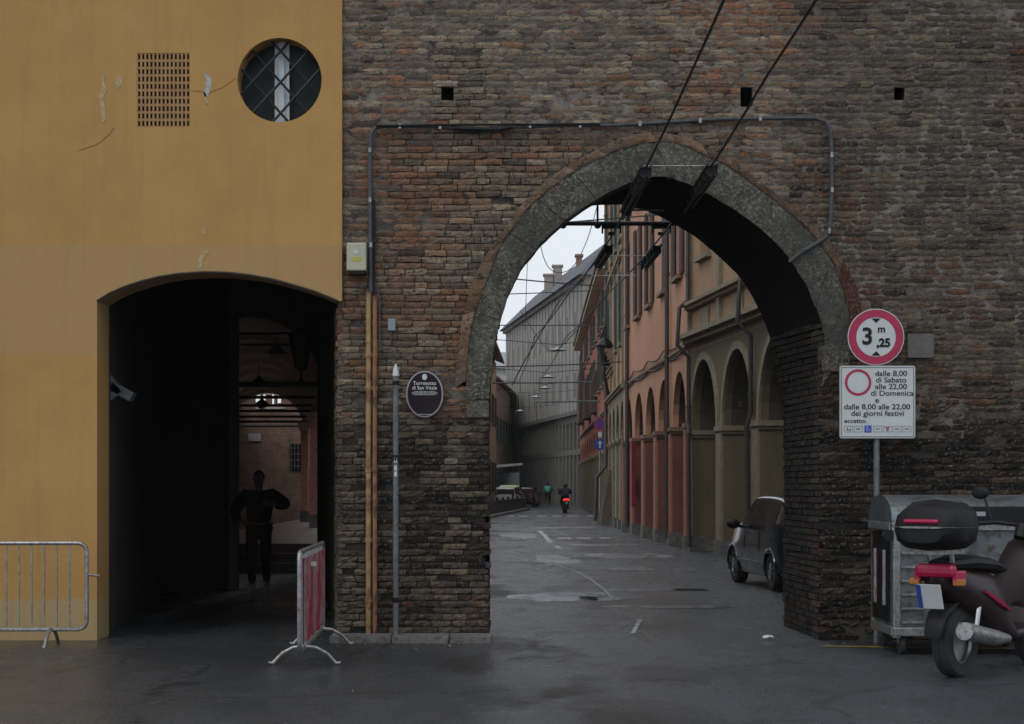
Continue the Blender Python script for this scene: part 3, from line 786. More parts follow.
# big iron lantern on a bracket
c = W(301, 348, 30.5); t = thing('iron_lantern', 'black tapering iron lantern on a wall bracket inside the passage', 'lantern', tuple(c))
m = MB(); m.lathe([(.05,-.38),(.11,-.34),(.21,.20),(.23,.24),(.10,.36),(.03,.44)], c, 'z', 6); m.build('lantern_body', m_iron, t)
m = MB(); m.tube([c+Vector((0,0,-.36)), c+Vector((0,0,-.55))], .015, 6); m.sphere(c+Vector((0,0,-.56)), .035); m.build('finial', m_iron, t)
m = MB(); m.tube([c+Vector((0.05,0,.0)), c+Vector((.25,0,.05)), (RX(30.5)+.05, 30.5, c.z+.06)], .018, 6); m.tube([c+Vector((0,0,.40)), c+Vector((.1,0,.55)), (RX(30.5)+.05, 30.5, c.z+.5)], .018, 6); m.build('bracket', m_iron, t)
# floodlights on the left reveal
c = W(113, 390, 19.5)
for i, (dx, dz, ang, lab) in enumerate(((-.05,.0,R(-38),'grey floodlight box tilted down, fixed left of its twin on the passage reveal'),(.10,-.02,R(-62),'slimmer grey floodlight tilted steeply beside the passage reveal, right of its twin'))):
    cc = c+Vector((dx,0,dz)); Mr = Matrix.Rotation(ang, 3, 'Y')
    t = thing('floodlight', lab, 'floodlight', tuple(cc), 'floodlights on the passage reveal')
    m = MB(); m.obox(cc, (.25 if i == 0 else .11, .18, .25 if i == 0 else .27), Mr); m.build('housing', m_greypaint, t, bevel=.012)
    m = MB(); m.obox(cc+Mr@Vector((0,-.083,0)), (.15 if i == 0 else .06,.006,.17), Mr); m.build('lens', m_glass, t)
    m = MB(); m.tube([cc, cc+Vector((-.12,.05,.0)), (LX(19.6)-.01, 19.6, cc.z+.03)], .014, 6); m.build('bracket', m_greypaint, t)
m = MB(); a = W(103,402,19.4); m.tube([a, (a.x, a.y, 1.2), (a.x-.01, a.y, .02)], .022, 6)
tag(m.build('conduit', m_greypaint, loc=tuple(a)), 'thin grey pipe running down the left reveal of the passage below the floodlights', 'pipe')

# ------------------------------------------------------------------ street houses on the right
class Fr:
    def __init__(s, P, Q):
        s.P = Vector((P[0], P[1], 0)); d = Vector((Q[0], Q[1], 0))-s.P; s.L = d.length; s.U = d/s.L; s.N = Vector((-s.U.y, s.U.x, 0))
    def p(s, u, o, z): return s.P + s.U*u + s.N*o + Vector((0,0,z))
    def box(s, m, u0, u1, o0, o1, z0, z1):
        m.add([s.p(u0,o0,z0),s.p(u1,o0,z0),s.p(u1,o1,z0),s.p(u0,o1,z0),s.p(u0,o0,z1),s.p(u1,o0,z1),s.p(u1,o1,z1),s.p(u0,o1,z1)],
              [(0,3,2,1),(4,5,6,7),(0,1,5,4),(1,2,6,5),(2,3,7,6),(3,0,4,7)])
def wall_holes(fr, m, u0, u1, z0, z1, holes, th, o=0.):
    us = sorted({u0, u1, *[h[0] for h in holes], *[h[1] for h in holes]}); zs = sorted({z0, z1, *[h[2] for h in holes], *[h[3] for h in holes]})
    def inh(a, b_, c, d): return any(h[0]-1e-6 <= a and b_ <= h[1]+1e-6 and h[2]-1e-6 <= c and d <= h[3]+1e-6 for h in holes)
    for a, b_ in zip(us[:-1], us[1:]):
        run = None
        for c, d in zip(zs[:-1], zs[1:]):
            if inh(a, b_, c, d):
                if run: fr.box(m, a, b_, o-th, o, run[0], run[1]); run = None
            else: run = (run[0], d) if run else (c, d)
        if run: fr.box(m, a, b_, o-th, o, run[0], run[1])
def house(name, label, P, Q, nb, pw, spring, crown, H, mats, wins, strings=(), eave=.8, pilasters=False, arch_trim=True, pdepth=.6, plinth=.35, cat='house', loggia=3.6, shutters=True, ww=1.1, back=9, archivolt=.18):
    fr = Fr(P, Q); root = thing(name, label, cat, (P[0], P[1], 0)); bay = fr.L/nb; h1 = crown+.3
    m = MB(); m2 = MB(); n = 14
    for i in range(nb):
        u0 = i*bay; a = u0+pw/2; b_ = u0+bay-pw/2; c = (a+b_)/2; hw = (b_-a)/2
        poly = [(u0, spring)] + [(a, spring)] + [(c-hw*math.cos(math.pi*k/n), spring+(crown-spring)*math.sin(math.pi*k/n)) for k in range(1, n)] + [(b_, spring),(u0+bay, spring),(u0+bay, h1),(u0, h1)]
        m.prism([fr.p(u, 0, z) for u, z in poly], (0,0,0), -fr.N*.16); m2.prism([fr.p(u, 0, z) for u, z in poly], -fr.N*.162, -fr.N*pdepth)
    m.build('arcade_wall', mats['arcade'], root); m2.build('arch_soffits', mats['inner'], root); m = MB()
    holes = []
    for (z0, z1) in wins:
        for i in range(nb): c = (i+.5)*bay; holes.append((c-ww/2, c+ww/2, z0, z1))
    wall_holes(fr, m, 0, fr.L, h1, H, holes, .4)
    fr.box(m, 0, fr.L, -back, -back+.3, -.02, H)
    fr.box(m, fr.L-.3, fr.L, -back+.3, -.4, h1+.12, H); fr.box(m, 0, .3, -back+.3, -.4, h1+.12, H)
    m.build('wall', mats['wall'], root); m = MB()
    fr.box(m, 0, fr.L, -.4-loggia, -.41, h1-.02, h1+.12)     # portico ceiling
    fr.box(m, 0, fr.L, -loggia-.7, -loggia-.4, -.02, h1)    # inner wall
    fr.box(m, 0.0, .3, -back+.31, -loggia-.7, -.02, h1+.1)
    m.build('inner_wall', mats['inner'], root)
    for i in range(nb+1):
        u = i*bay; a = max(0, u-pw/2); b_ = min(fr.L, u+pw/2)
        m = MB(); fr.box(m, a, b_, -pdepth, .0, plinth, spring-.18); p_ = m.build('pillar', mats['pillar'], root)
        if mats.get('face'):
            m = MB(); fr.box(m, max(a+.06,0), b_-.06, .003, .07, plinth, spring-.18); m.build('pillar_lit_face', mats['face'], p_)  # lighter strip puts the lit street side into the pillar colour
        m = MB(); fr.box(m, a-.04, b_+.04, -pdepth-.04, .09, -.02, plinth); m.build('plinth', m_stonekerb, p_)
        m = MB(); fr.box(m, a-.04, b_+.04, -pdepth-.04, .05, spring-.18, spring-.11); fr.box(m, a-.08, b_+.08, -pdepth-.06, .09, spring-.11, spring); m.build('capital', mats['trim'], p_)
    if arch_trim:
        for i in range(nb):
            u0 = i*bay; a = u0+pw/2; b_ = u0+bay-pw/2; c = (a+b_)/2; hw = (b_-a)/2; m = MB()
            for k in range(n):
                def q_(k, e, o): t = math.pi*k/n; return fr.p(c-(hw+e)*math.cos(t), o, spring+(crown-spring+e)*math.sin(t))
                m.add([q_(k,0,.06),q_(k+1,0,.06),q_(k+1,archivolt,.06),q_(k,archivolt,.06),q_(k,0,-.02),q_(k+1,0,-.02),q_(k+1,archivolt,-.02),q_(k,archivolt,-.02)],
                      [(0,1,2,3),(3,2,6,7),(0,4,5,1)])
            m.build('archivolt', mats['trim'], root)
    for (z, t_, o_) in strings:
        m = MB(); fr.box(m, 0, fr.L, .002, o_*.6, z, z+t_*.5); fr.box(m, 0, fr.L, .002, o_, z+t_*.5, z+t_); m.build('string_course', mats['trim'], root)
    for (z0, z1) in wins:
        for i in range(nb):
            c = (i+.5)*bay
            m = MB(); fr.box(m, c-ww/2, c+ww/2, -.26, -.22, z0, z1); g = m.build('window', m_glass, root)
            m = MB(); fr.box(m, c-ww/2-.12, c+ww/2+.12, -.05, .14, z0-.1, z0); m.build('sill', mats['trim'], g)
            m = MB()
            for (a, b_) in ((c-ww/2, c-ww/2+.07),(c-.04, c+.04),(c+ww/2-.07, c+ww/2)): fr.box(m, a, b_, -.22, -.17, z0, z1)
            m.build('frame', mats['trim'], g)
            if shutters:
                m = MB()
                for s_ in (-1, 1):
                    op = 1 if (i*7+int(z0*3)) % 3 else 0
                    if op:      # folded open against the wall, standing a little off it
                        a = c+s_*(ww/2+.02); b_ = c+s_*(ww+.02)
                        fr.box(m, min(a,b_), max(a,b_), .03, .07, z0, z1)
                        for kk in range(int((z1-z0)/.09)): fr.box(m, min(a,b_)+.04, max(a,b_)-.04, .07, .085, z0+.05+kk*.09, z0+.09+kk*.09)
                    else:
                        a = c; b_ = c+s_*ww/2
                        fr.box(m, min(a,b_)+.003, max(a,b_)-.003, -.06, -.02, z0, z1)
                        for kk in range(int((z1-z0)/.09)): fr.box(m, min(a,b_)+.04, max(a,b_)-.04, -.02, -.005, z0+.05+kk*.09, z0+.09+kk*.09)
                m.build('shutters', mats['shutter'], g)
    if pilasters:
        for i in range(nb+1):
            u = i*bay; a = max(0, u-.16); b_ = min(fr.L, u+.16)
            m = MB(); fr.box(m, a, b_, .003, .09, pilasters[0], pilasters[1]); m.build('pilaster', mats['trim'], root)
    m = MB()
    A = [fr.p(0, eave, H-.05), fr.p(0, -back, H+2.4), fr.p(0, -back, H+2.6), fr.p(0, eave, H+.12)]
    m.prism(A, (0,0,0), fr.U*fr.L); m.build('roof', m_tile, root)
    m = MB(); k = .3
    while k < fr.L: fr.box(m, k-.06, k+.06, .0, eave-.06, H-.22, H-.09); k += .6
    m.build('rafter_ends', m_eavewood, root)
    return root, fr
m_tile = M('roof_tiles', (.24,.15,.11), .9, c2=(.13,.09,.075), s=4, bs=12, bstr=.6)
m_eavewood = M('eaves_wood', (.10,.08,.055), .8)
olive = plaster('olive_plaster', (.15,.125,.078), (.12,.10,.065), patch=(.10,.085,.06), grime=(.05,.045,.035))
tanp = plaster('tan_orange_plaster', (.36,.235,.14), (.30,.20,.125), patch=(.26,.19,.13), grime=(.12,.09,.07))
oltrim = M('olive_stone_trim', (.25,.21,.135), .85, c2=(.16,.14,.095), s=5)
salmon = plaster('salmon_plaster', (.52,.285,.18), (.43,.23,.145), patch=(.30,.18,.125), grime=(.12,.075,.055), amt=.75)
shade_olive = plaster('shade_olive_interior', (.07,.06,.042), (.05,.045,.034))  # portico shade put into a darker olive for inner walls and soffits
shade_brown = plaster('shade_brown_interior', (.075,.045,.036), (.055,.035,.03))  # shade under the arcades put into this brown interior colour
redpil = plaster('dull_red_plaster', (.21,.083,.060), (.12,.050,.043), patch=(.2,.09,.07), grime=(.06,.035,.03))
brntrim = M('brown_plaster_trim', (.22,.15,.10), .85, c2=(.15,.10,.075), s=5)
m_shbrown = M('brown_shutter_paint', (.07,.04,.035), .7, c2=(.045,.028,.025), s=5)
m_shgreen = M('green_shutter_paint', (.02,.045,.038), .7, c2=(.03,.055,.045), s=5)
m_pipe = M('dark_downpipe', (.05,.04,.038), .6)

F0 = (6.54, 24.0); F1 = (4.36, 44.0)
hA, frA = house('arcaded_house', 'olive and tan arcaded house nearest behind the parked hatchback, with moulded arches', F0, F1, 6, .62, 2.93, 4.56, 12.5,
    dict(wall=tanp, face=oltrim, inner=shade_olive, arcade=olive, pillar=olive, trim=oltrim, shutter=m_shgreen), [(7.0, 9.6)], strings=[(5.02,.22,.34),(5.85,.16,.24)], pilasters=(5.24,12.4), pdepth=1.0, shutters=False, back=11)
# olive panels under the upper string course
m = MB()
for i in range(6):
    u = (i+.5)*frA.L/6; frA.box(m, u-.5, u+.5, .003, .035, 5.32, 5.78)
m.build('parapet_panels', oltrim, hA)
m = MB()
frA.box(m, 0, frA.L, .004, .012, 4.9, 5.0)
m.build('fascia', oltrim, hA)
F1b = (4.30, 44.05); F2 = (3.85, 62)
hB, frB = house('arcaded_house', 'salmon arcaded house with dull red pillars, second along the right of the street', F1b, F2, 5, .75, 3.12, 4.5, 12.9,
    dict(wall=salmon, face=M('salmon_pilaster', (.36,.16,.11), .85, c2=(.26,.12,.085), s=3), inner=shade_brown, arcade=salmon, pillar=redpil, trim=brntrim, shutter=m_shbrown), [(6.9, 9.7),(10.5,12.2)], strings=[(4.92,.10,.08)], pdepth=.85, arch_trim=False, ww=1.15)
F3a = (3.87, 62.05); F3 = (4.02, 75)
hC, frC = house('arcaded_house', 'salmon and tan house with dark green shutters and buttressed corner, third along the right', F3a, F3, 4, .9, 3.3, 4.6, 14.2,
    dict(wall=salmon, inner=shade_brown, arcade=oltrim, pillar=oltrim, trim=oltrim, shutter=m_shgreen), [(6.6, 9.2),(10.3,12.6)], strings=[(4.95,.15,.2),(9.6,.15,.15)], pdepth=.8, arch_trim=False, pilasters=(5.1,14.1), ww=1.2, eave=.25)
# battered brick buttress at the far corner, balcony slab
m = MB(); o = frC
m.add([o.p(9.5,.003,0),o.p(12.9,.003,0),o.p(12.9,.45,0),o.p(9.5,.45,0),o.p(9.9,.003,2.2),o.p(12.7,.003,2.2),o.p(12.7,.08,2.2),o.p(9.9,.08,2.2)],[(0,3,2,1),(4,5,6,7),(0,1,5,4),(1,2,6,5),(2,3,7,6),(3,0,4,7)])
m.build('buttress', flat_brick('buttress_brick', (.17,.12,.085), (.12,.095,.075), (.10,.09,.075)), hC)
m = MB()
for k in range(6): frC.box(m, 7-.01*k, 12.5+.01*k, .004, .10+.055*k, 6.0+.14*k, 6.14+.14*k-.002)
m.build('moulded_balcony', brntrim, hC)
m = MB()
for k in range(18): frC.box(m, 7.1+k*.3, 7.13+k*.3, .34, .37, 6.85, 7.7)
frC.box(m, 6.95, 12.55, .32, .39, 7.7, 7.75); m.build('balcony_railing', m_iron, hC)
red2 = plaster('brick_red_plaster', (.40,.135,.09), (.32,.115,.08), patch=(.35,.15,.1), grime=(.15,.06,.05))
F4a = (4.18, 78); F4 = (4.78, 126.5)
hD, frD = house('arcaded_house', 'brick red house with deep tan eaves beyond the two blue signs, fourth along the right', F4a, F4, 12, 1.0, 3.2, 4.4, 11.4,
    dict(wall=red2, inner=shade_brown, arcade=red2, pillar=olive, trim=oltrim, shutter=m_shgreen), [(6.2, 8.2),(9.0,10.6)], strings=[(4.8,.15,.14)], pdepth=.7, arch_trim=False, eave=.5)
for i, (u0, u1, z0, z1, oo) in enumerate(((14,17,5.3,7.6,.5),(24,28,5.4,8.2,.6),(37,43,5.6,9.6,.6))):
    m = MB(); m.prism([frD.p(u0,.01,z0),frD.p(u0,oo*.6,z0),frD.p(u0,oo*.6,z1-.8),frD.p(u0,.01,z1)], (0,0,0), frD.U*(u1-u0)); m.build('enclosed_balcony', m_shbrown, hD)
m = MB()
frD.box(m, 0, frD.L, .002, .47, 11.0, 11.07); m.build('eaves_soffit', M('tan_soffit', (.60,.58,.42), .9), hD)
# downpipes
def downpipe(pts, lab, r=.05, mat=None):
    m = MB(); m.tube(pts, r, 8)
    for p, q in zip(pts[:-1], pts[1:]):
        L = (Vector(q)-Vector(p)).length; k = 1.2
        while k < L: c = Vector(p).lerp(Vector(q), k/L); m.tube([c-Vector((0,0,.03)), c+Vector((0,0,.03))], r*1.35, 8); k += 2.2
    o = m.build('downpipe', mat or m_pipe, loc=tuple(pts[-1]), smooth=True); tag(o, lab, 'drainpipe', 'rain pipes down the right-hand facades')
pA = frA
u = frA.L - .35; downpipe([frA.p(u,.14,12.3), frA.p(u,.14,6.1), frA.p(u,.34,5.9), frA.p(u,.40,5.0), frA.p(u,.12,4.7), frA.p(u,.12,3.1), frA.p(u-.25,.18,2.85), frA.p(u-.25,.15,.1)], 'dark rain pipe at the corner between the olive arcade and the salmon house')
u = frA.L*4/6+.08; downpipe([frA.p(u,.14,12.3), frA.p(u,.14,6.1), frA.p(u,.34,5.9), frA.p(u,.40,5.0), frA.p(u,.12,4.7), frA.p(u,.12,3.1), frA.p(u+.1,.18,2.8), frA.p(u+.1,.14,.1)], 'dark rain pipe crossing the cornice of the olive arcade above the parked hatchback')
downpipe([frB.p(3.7,.1,12.8), frB.p(3.7,.1,.2)], 'dark rain pipe on the salmon house between its first and second arch', .06)
downpipe([frB.p(15.6,.1,12.8), frB.p(15.6,.1,.2)], 'dark rain pipe at the far end of the salmon house beside the green shutters', .07)
downpipe([frC.p(12.85,.1,14), frC.p(12.85,.12,2.4), frC.p(12.85,.5,1.9), frC.p(12.9,.55,.1)], 'dark rain pipe bending over the buttress beside the two blue signs', .08)
# facade cables on the salmon house
m = MB()
for zb, a in ((5.25,.05),(4.98,.08)):
    m.tube([frB.p(k*frB.L/40, .05+.02*math.sin(k*.7), zb-.12*math.sin(math.pi*((k % 10)/10))) for k in range(41)], .02, 5)
m.build('facade_cables', m_cable, hB)
# posters / red doorpost on a pillar
m = MB(); frB.box(m, 14.4-.6, 14.4-.1, .004, .03, 1.35, 1.95); tag(m.build('notice', M('white_poster', (.6,.62,.68), .7), loc=tuple(frB.p(14.2,.03,1.6))), 'white notice pasted on a red pillar of the salmon arcade', 'poster')
m = MB(); frB.box(m, 13.3, 13.34, .02, .16, .9, 3.0); bn = m.build('hanging_banner', M('crimson_cloth', (.20,.014,.03), .8), loc=tuple(frB.p(13,.4,2)))
tag(bn, 'narrow crimson banner hanging from a pillar of the salmon arcade', 'banner')

# ------------------------------------------------------------------ far houses
greyw = plaster('grey_weathered_plaster', (.31,.30,.28), (.25,.245,.23), patch=(.26,.25,.22), grime=(.13,.125,.115))
greyd = plaster('grey_dark_plaster', (.15,.145,.13), (.12,.115,.105), patch=(.1,.1,.09), grime=(.05,.05,.045))
E0 = Vector((5.2, 127, 0)); E1 = Vector((-.6, 173, 0))
frE = Fr((E0.x,E0.y), (E1.x,E1.y)); rE = thing('long_house', 'long grey house with tall columns and a hipped roof closing the view up the street', 'house', tuple(E0))
m = MB(); frE.box(m, 0, frE.L, -10, 0, 6.9, 16.4); m.build('wall', greyw, rE)
m = MB(); frE.box(m, 0, frE.L, -10, -3.2, -.02, 6.88); frE.box(m, 0, frE.L, -3.2, 0, 6.2, 6.88); frE.box(m, 0, frE.L, -.5, .02, 3.8, 4.2); m.build('arcade_wall', greyd, rE)
nE = 26
for i in range(nE+1):
    u = i*frE.L/nE
    m = MB(); frE.box(m, max(0,u-.28), min(frE.L,u+.28), -.7, .03, 0, 6.2); m.build('column', greyd, rE)
    if i < nE:
        m = MB(); frE.box(m, max(0,u-.12), u+.10, .002, .09, 7.05, 16.1); m.build('wall_strip', greyw, rE)
m = MB()
for z in (6.7, 16.1): frE.box(m, 0, frE.L, .003, .3, z, z+.3)
m.build('cornice', greyd, rE)
for i in range(0, nE, 2):
    for z0 in (8.0, 12.4):
        u = (i+.5)*frE.L/nE; m = MB(); frE.box(m, u-.45, u+.45, .004, .03, z0, z0+1.8); m.build('window', M('grey_closed_shutters', (.14,.135,.12), .8), rE)
m = MB(); a = frE
vs = [a.p(-.6,.6,16.4), a.p(frE.L+.6,.6,16.4), a.p(frE.L+.6,-10.5,16.4), a.p(-.6,-10.5,16.4), a.p(2,-2.2,19.3), a.p(frE.L-4,-2.2,19.3)]
m.add(vs, [(0,1,5,4),(1,2,5),(2,3,4,5),(3,0,4),(0,3,2,1)]); m.build('roof', M('slate_grey_roof', (.10,.11,.13), .85, c2=(.075,.08,.095), s=2, bs=8), rE)
for (px, py, hh, ww_) in ((557.5,272,3.0,.75),(549,281,2.4,.8),(579,262,3,.45)):
    yy = 150 if px < 570 else 140
    c = W(px, py, yy); m = MB(); m.box(c.x-ww_/2, c.x+ww_/2, yy-.5, yy+.5, c.z-hh, c.z+.4); m.box(c.x-ww_/2-.1, c.x+ww_/2+.1, yy-.6, yy+.6, c.z+.4, c.z+.55)
    m.build('chimney', M('chimney_brick', (.30,.27,.25) if px < 570 else (.26,.15,.12), .9), rE)
# left side of street
pinkp = plaster('faded_pink_plaster', (.58,.38,.35), (.50,.33,.30), patch=(.3,.2,.17), grime=(.13,.09,.08))
def plain_house(name, label, P, Q, H, mat, eave, nwin, wz, ww=1.1, wh=1.8, back=8, roofc=None, shm=None):
    fr = Fr(P, Q); r = thing(name, label, 'house', (P[0], P[1], 0)); fr.N = -fr.N
    m = MB(); fr.box(m, 0, fr.L, -back, 0, -.02, H); m.build('wall', mat, r)
    for z0 in wz:
        for i in range(nwin):
            c = (i+.5)*fr.L/nwin
            m = MB(); fr.box(m, c-ww/2, c+ww/2, .003, .04, z0, z0+wh); g = m.build('window', m_glass, r)
            m = MB(); fr.box(m, c-ww/2-.5, c-ww/2, .004, .08, z0, z0+wh); fr.box(m, c+ww/2, c+ww/2+.5, .004, .08, z0, z0+wh); m.build('shutters', shm or m_shgreen, g)
            m = MB(); fr.box(m, c-ww/2-.1, c+ww/2+.1, .004, .14, z0-.12, z0); m.build('sill', oltrim, g)
    m = MB(); m.prism([fr.p(-.3,eave,H), fr.p(-.3,-back*.5,H+1.8), fr.p(-.3,-back-.4,H), fr.p(-.3,-back-.4,H+.15), fr.p(-.3,-back*.5,H+1.95), fr.p(-.3,eave,H+.15)][::1], (0,0,0), fr.U*(fr.L+.6)); m.build('roof', roofc or m_tile, r)
    return r, fr
plain_house('side_house', 'tan and red house with brown gutter showing just beside the left jamb of the arch', (-1.75, 88), (-1.05, 119), 9.6, plaster('tan_left', (.52,.38,.27), (.48,.30,.22)), .55, 6, (1.2,5.4), shm=m_shbrown)
plain_house('side_house', 'faded pink house behind the shelter on the left of the street', (-1.55, 138), (.3, 172), 9.8, pinkp, .5, 8, (1.2,5.2,), wh=1.9)
plain_house('side_house', 'small white house with a low roof rising behind the faded pink house', (-4.5, 176), (.5, 177), 13.0, M('off_white_render', (.62,.62,.60), .85), .4, 1, (6.,), roofc=M('grey_zinc_roof', (.3,.32,.35), .5))
m = MB(); m.box(-2.4, .55, 172.3, 172.5, 9.9, 10.9); tag(m.build('green_awning', M('sage_green_cloth', (.22,.30,.17), .8), loc=(-1,172.3,9.9)), 'sage green awning strip on the roof terrace before the small white house', 'awning')
# shelter
t = thing('street_shelter', 'open shelter with a pale pitched canopy behind the parked cars on the left', 'shelter', (-.5, 128, 0))
m = MB(); m.prism([(-2.0,126.5,2.75),(.75,126.5,3.0),(.75,126.5,3.15),(-2.0,126.5,2.95)], (0,0,0), (0,3.5,0)); m.build('canopy', M('pale_canopy', (.34,.34,.33), .6), t)
for x, y in ((-1.9,126.8),(.6,126.8),(-1.9,129.6),(.6,129.6)):
    m = MB(); m.tube([(x,y,0),(x,y,2.8)], .07, 8); m.build('post', m_iron, t)
m = MB(); m.box(-1.9,.6,129.6,129.66,.3,2.5); m.build('back_panel', m_glass, t)
m = MB(); m.box(-1.72,-1.25,121,121.06,2.85,3.3); 
o_ = thing('parking_sign', 'small blue square sign on a thin post in front of the shelter', 'sign', (-1.5,121,0))
m.build('sign_plate', m_bluesign, o_); m = MB(); m.tube([(-1.5,121.1,0),(-1.5,121.1,3.3)], .03, 6); m.build('post', m_galv, o_)
# low dark barrier wall with kerb
A = Vector((-1.25,86,0)); B = Vector((.92,114.5,0)); d = (B-A).normalized(); nn = Vector((-d.y, d.x, 0))
t = thing('low_barrier', 'long low dark barrier with a pale kerb running beside the parked cars on the left', 'barrier', tuple(A))
m = MB(); m.prism([A, B, B+nn*.12, A+nn*.12], (0,0,.14), (0,0,.80)); m.build('panel', M('dark_grey_panel', (.075,.08,.085), .6), t)
m = MB(); m.prism([A-nn*.22, B-nn*.22, B+nn*.35, A+nn*.35], (0,0,-.01), (0,0,.138)); m.build('kerb', M('pale_kerb', (.4,.4,.4), .7), t)
for k in range(9):
    p = A.lerp(B, k/8) + nn*.06; m = MB(); m.tube([p+Vector((0,0,.13)), p+Vector((0,0,.95))], .06, 8); m.build('post', m_iron, t)

# ------------------------------------------------------------------ street signs on pole near buttress
def disc(m, c, r, y0, th, n=40, sx=1.0): m.lathe([(r, 0), (r, th)], (c.x, c.y+y0, c.z), 'y', n)
def ringd(c, r0, r1, y, mat, name, parent, n=40):
    m = MB()
    for k in range(n):
        a, b_ = 2*math.pi*k/n, 2*math.pi*(k+1)/n
        m.quad(*[Vector((c.x+r*math.cos(t), c.y+y, c.z+r*math.sin(t))) for r, t in ((r0,a),(r1,a),(r1,b_),(r0,b_))])
    return m.build(name, mat, parent)
c1 = W(600, 424, 76.2); c2 = W(600, 444.5, 76.2)
t = thing('sign_pole', 'thin grey pole by the buttress carrying two round signs', 'pole', (c1.x, 76.2, 0))
m = MB(); m.tube([(c1.x,76.3,0),(c1.x,76.3,c1.z+.35)], .03, 8); m.build('post', m_galv, t)
t = thing('no_stopping_sign', 'round blue sign with red rim and red cross high on the thin pole', 'road sign', tuple(c1))
m = MB(); disc(m, c1, .27, 0, .02); m.build('plate', m_bluesign, t); ringd(c1, .215, .27, -.004, m_redsign, 'rim', t)
m = MB()
for s_ in (-1, 1): m.obox(c1+Vector((0,-.006,0)), (.44,.004,.05), Matrix.Rotation(s_*R(45), 3, 'Y'))
m.build('cross', m_redsign, t)
t = thing('arrow_sign', 'round blue sign with a white upward arrow below the red rimmed one', 'road sign', tuple(c2))
m = MB(); disc(m, c2, .24, 0, .02); m.build('plate', m_bluesign, t)
m = MB(); m.box(c2.x-.03, c2.x+.03, c2.y-.008, c2.y-.003, c2.z-.15, c2.z+.08); m.prism([(c2.x-.1,c2.y,c2.z+.04),(c2.x+.1,c2.y,c2.z+.04),(c2.x,c2.y,c2.z+.17)], (0,-.009,0), (0,-.004,0)); m.build('arrow', m_white, t)
cc = W(600, 434.5, 76.2); m = MB(); m.box(cc.x-.08, cc.x+.08, cc.y, cc.y+.02, cc.z-.1, cc.z+.1); tag(m.build('small_panel', m_white, loc=tuple(cc)), 'little white panel on the thin pole between the two round signs', 'sign')
# wall lantern
c = W(604.5, 353, 70); t = thing('wall_lantern', 'black street lantern on a curved bracket above the two blue signs', 'street lamp', tuple(c))
m = MB(); m.lathe([(.14,-.5),(.30,.2),(.36,.3),(.2,.5),(.05,.6)], c, 'z', 8); m.build('lantern_body', m_iron, t)
m = MB(); e = frC.p(8.5,.02,c.z-1.6); m.tube([c+Vector((0,0,-.45)), c+Vector((-.02,0,-.95)), c+Vector((.08,0,-1.25)), (e+c)/2+Vector((0,0,-.8)), e], .06, 8); m.build('bracket', m_iron, t, smooth=True)

# ------------------------------------------------------------------ overhead trolley wires
def smooth(pts, it=3):
    pts = [Vector(p) for p in pts]
    for _ in range(it):
        o = [pts[0]]
        for a, b_ in zip(pts[:-1], pts[1:]): o += [a.lerp(b_, .25), a.lerp(b_, .75)]
        pts = o + [pts[-1]]
    return pts
def catenary(pts, sag, n=10):
    out_ = []
    for a, b_ in zip(pts[:-1], pts[1:]):
        for k in range(n):
            t_ = k/n; p = Vector(a).lerp(Vector(b_), t_); p.z -= sag*4*t_*(1-t_)*(Vector(a)-Vector(b_)).length/20; out_.append(p)
    out_.append(Vector(pts[-1])); return out_
H_ = 4.7
w1 = [(1.93,8,H_+.02),(1.93,13.6,H_),(1.92,19,H_),(1.83,22.3,H_-.04),(1.6,30,H_+.1),(1.2,40,H_+.2),(.9,58,H_+.3),(1.1,82,H_+.3),(1.6,110,H_+.3),(1.2,150,H_+.3)]
w2 = [(1.345,8,H_+.02),(1.345,13.6,H_),(1.28,19,H_),(1.22,22.3,H_-.04),(.95,30,H_+.1),(.5,40,H_+.2),(.25,58,H_+.3),(.5,82,H_+.3),(1.0,110,H_+.3),(.6,150,H_+.3)]
for w_, lab in ((w1,'right of the two trolley wires passing under the arch and up the street'),(w2,'left of the two trolley wires passing under the arch and up the street')):
    m = MB(); m.tube(catenary(w_, .1, 4), .011, 5); tag(m.build('trolley_wire', m_iron, loc=w_[2]), lab, 'wire', 'trolley wires')
def insulator(p, q, lab):
    p = Vector(p); q = Vector(q); t = thing('section_insulator', lab, 'insulator', tuple(p), 'black insulators on the trolley wires')
    d = (q-p); L = d.length; d.normalize()
    m = MB()
    for dx in (-.045, .045):
        m.tube([p+Vector((dx,0,-.02)), q+Vector((dx,0,-.02))], .016, 6)
        m.tube([p+Vector((dx*.6,0,-.12)), q+Vector((dx*.6,0,-.1))], .014, 6)
    m.build('runners', m_iron, t)
    m = MB(); k = .1
    while k < L: c = p+d*k; m.obox(c+Vector((0,0,-.06)), (.11,.05,.09)); k += .36
    m.build('spacers', m_black, t)
insulator((1.93,17.3,H_),(1.92,20.3,H_),'larger black insulator on the right trolley wire, hanging before the arch crown')
insulator((1.30,17.4,H_),(1.27,20.3,H_),'larger black insulator on the left trolley wire, hanging before the arch crown')
insulator((1.82,22.5,H_-.08),(1.77,24.3,H_-.1),'smaller black insulator on the right wire just behind the black beam')
insulator((1.21,22.5,H_-.08),(1.15,24.3,H_-.1),'smaller black insulator on the left wire just behind the black beam')
m = MB()
m.tube([(1.27,17.6,H_+.02),(1.95,17.6,H_+.02)], .006, 5); m.tube([(1.25,20.1,H_-.03),(1.95,20.1,H_-.03)], .012, 5)
m.tube([(1.18,23.4,H_-.12),(1.85,23.4,H_-.12)], .006, 5); m.tube([(1.12,25.6,H_-.12),(1.8,25.6,H_-.12)], .006, 5)
tag(m.build('wire_spacers', m_galv, loc=(1.6,20,H_)), 'thin cross rods keeping the two trolley wires apart under the arch', 'rods')
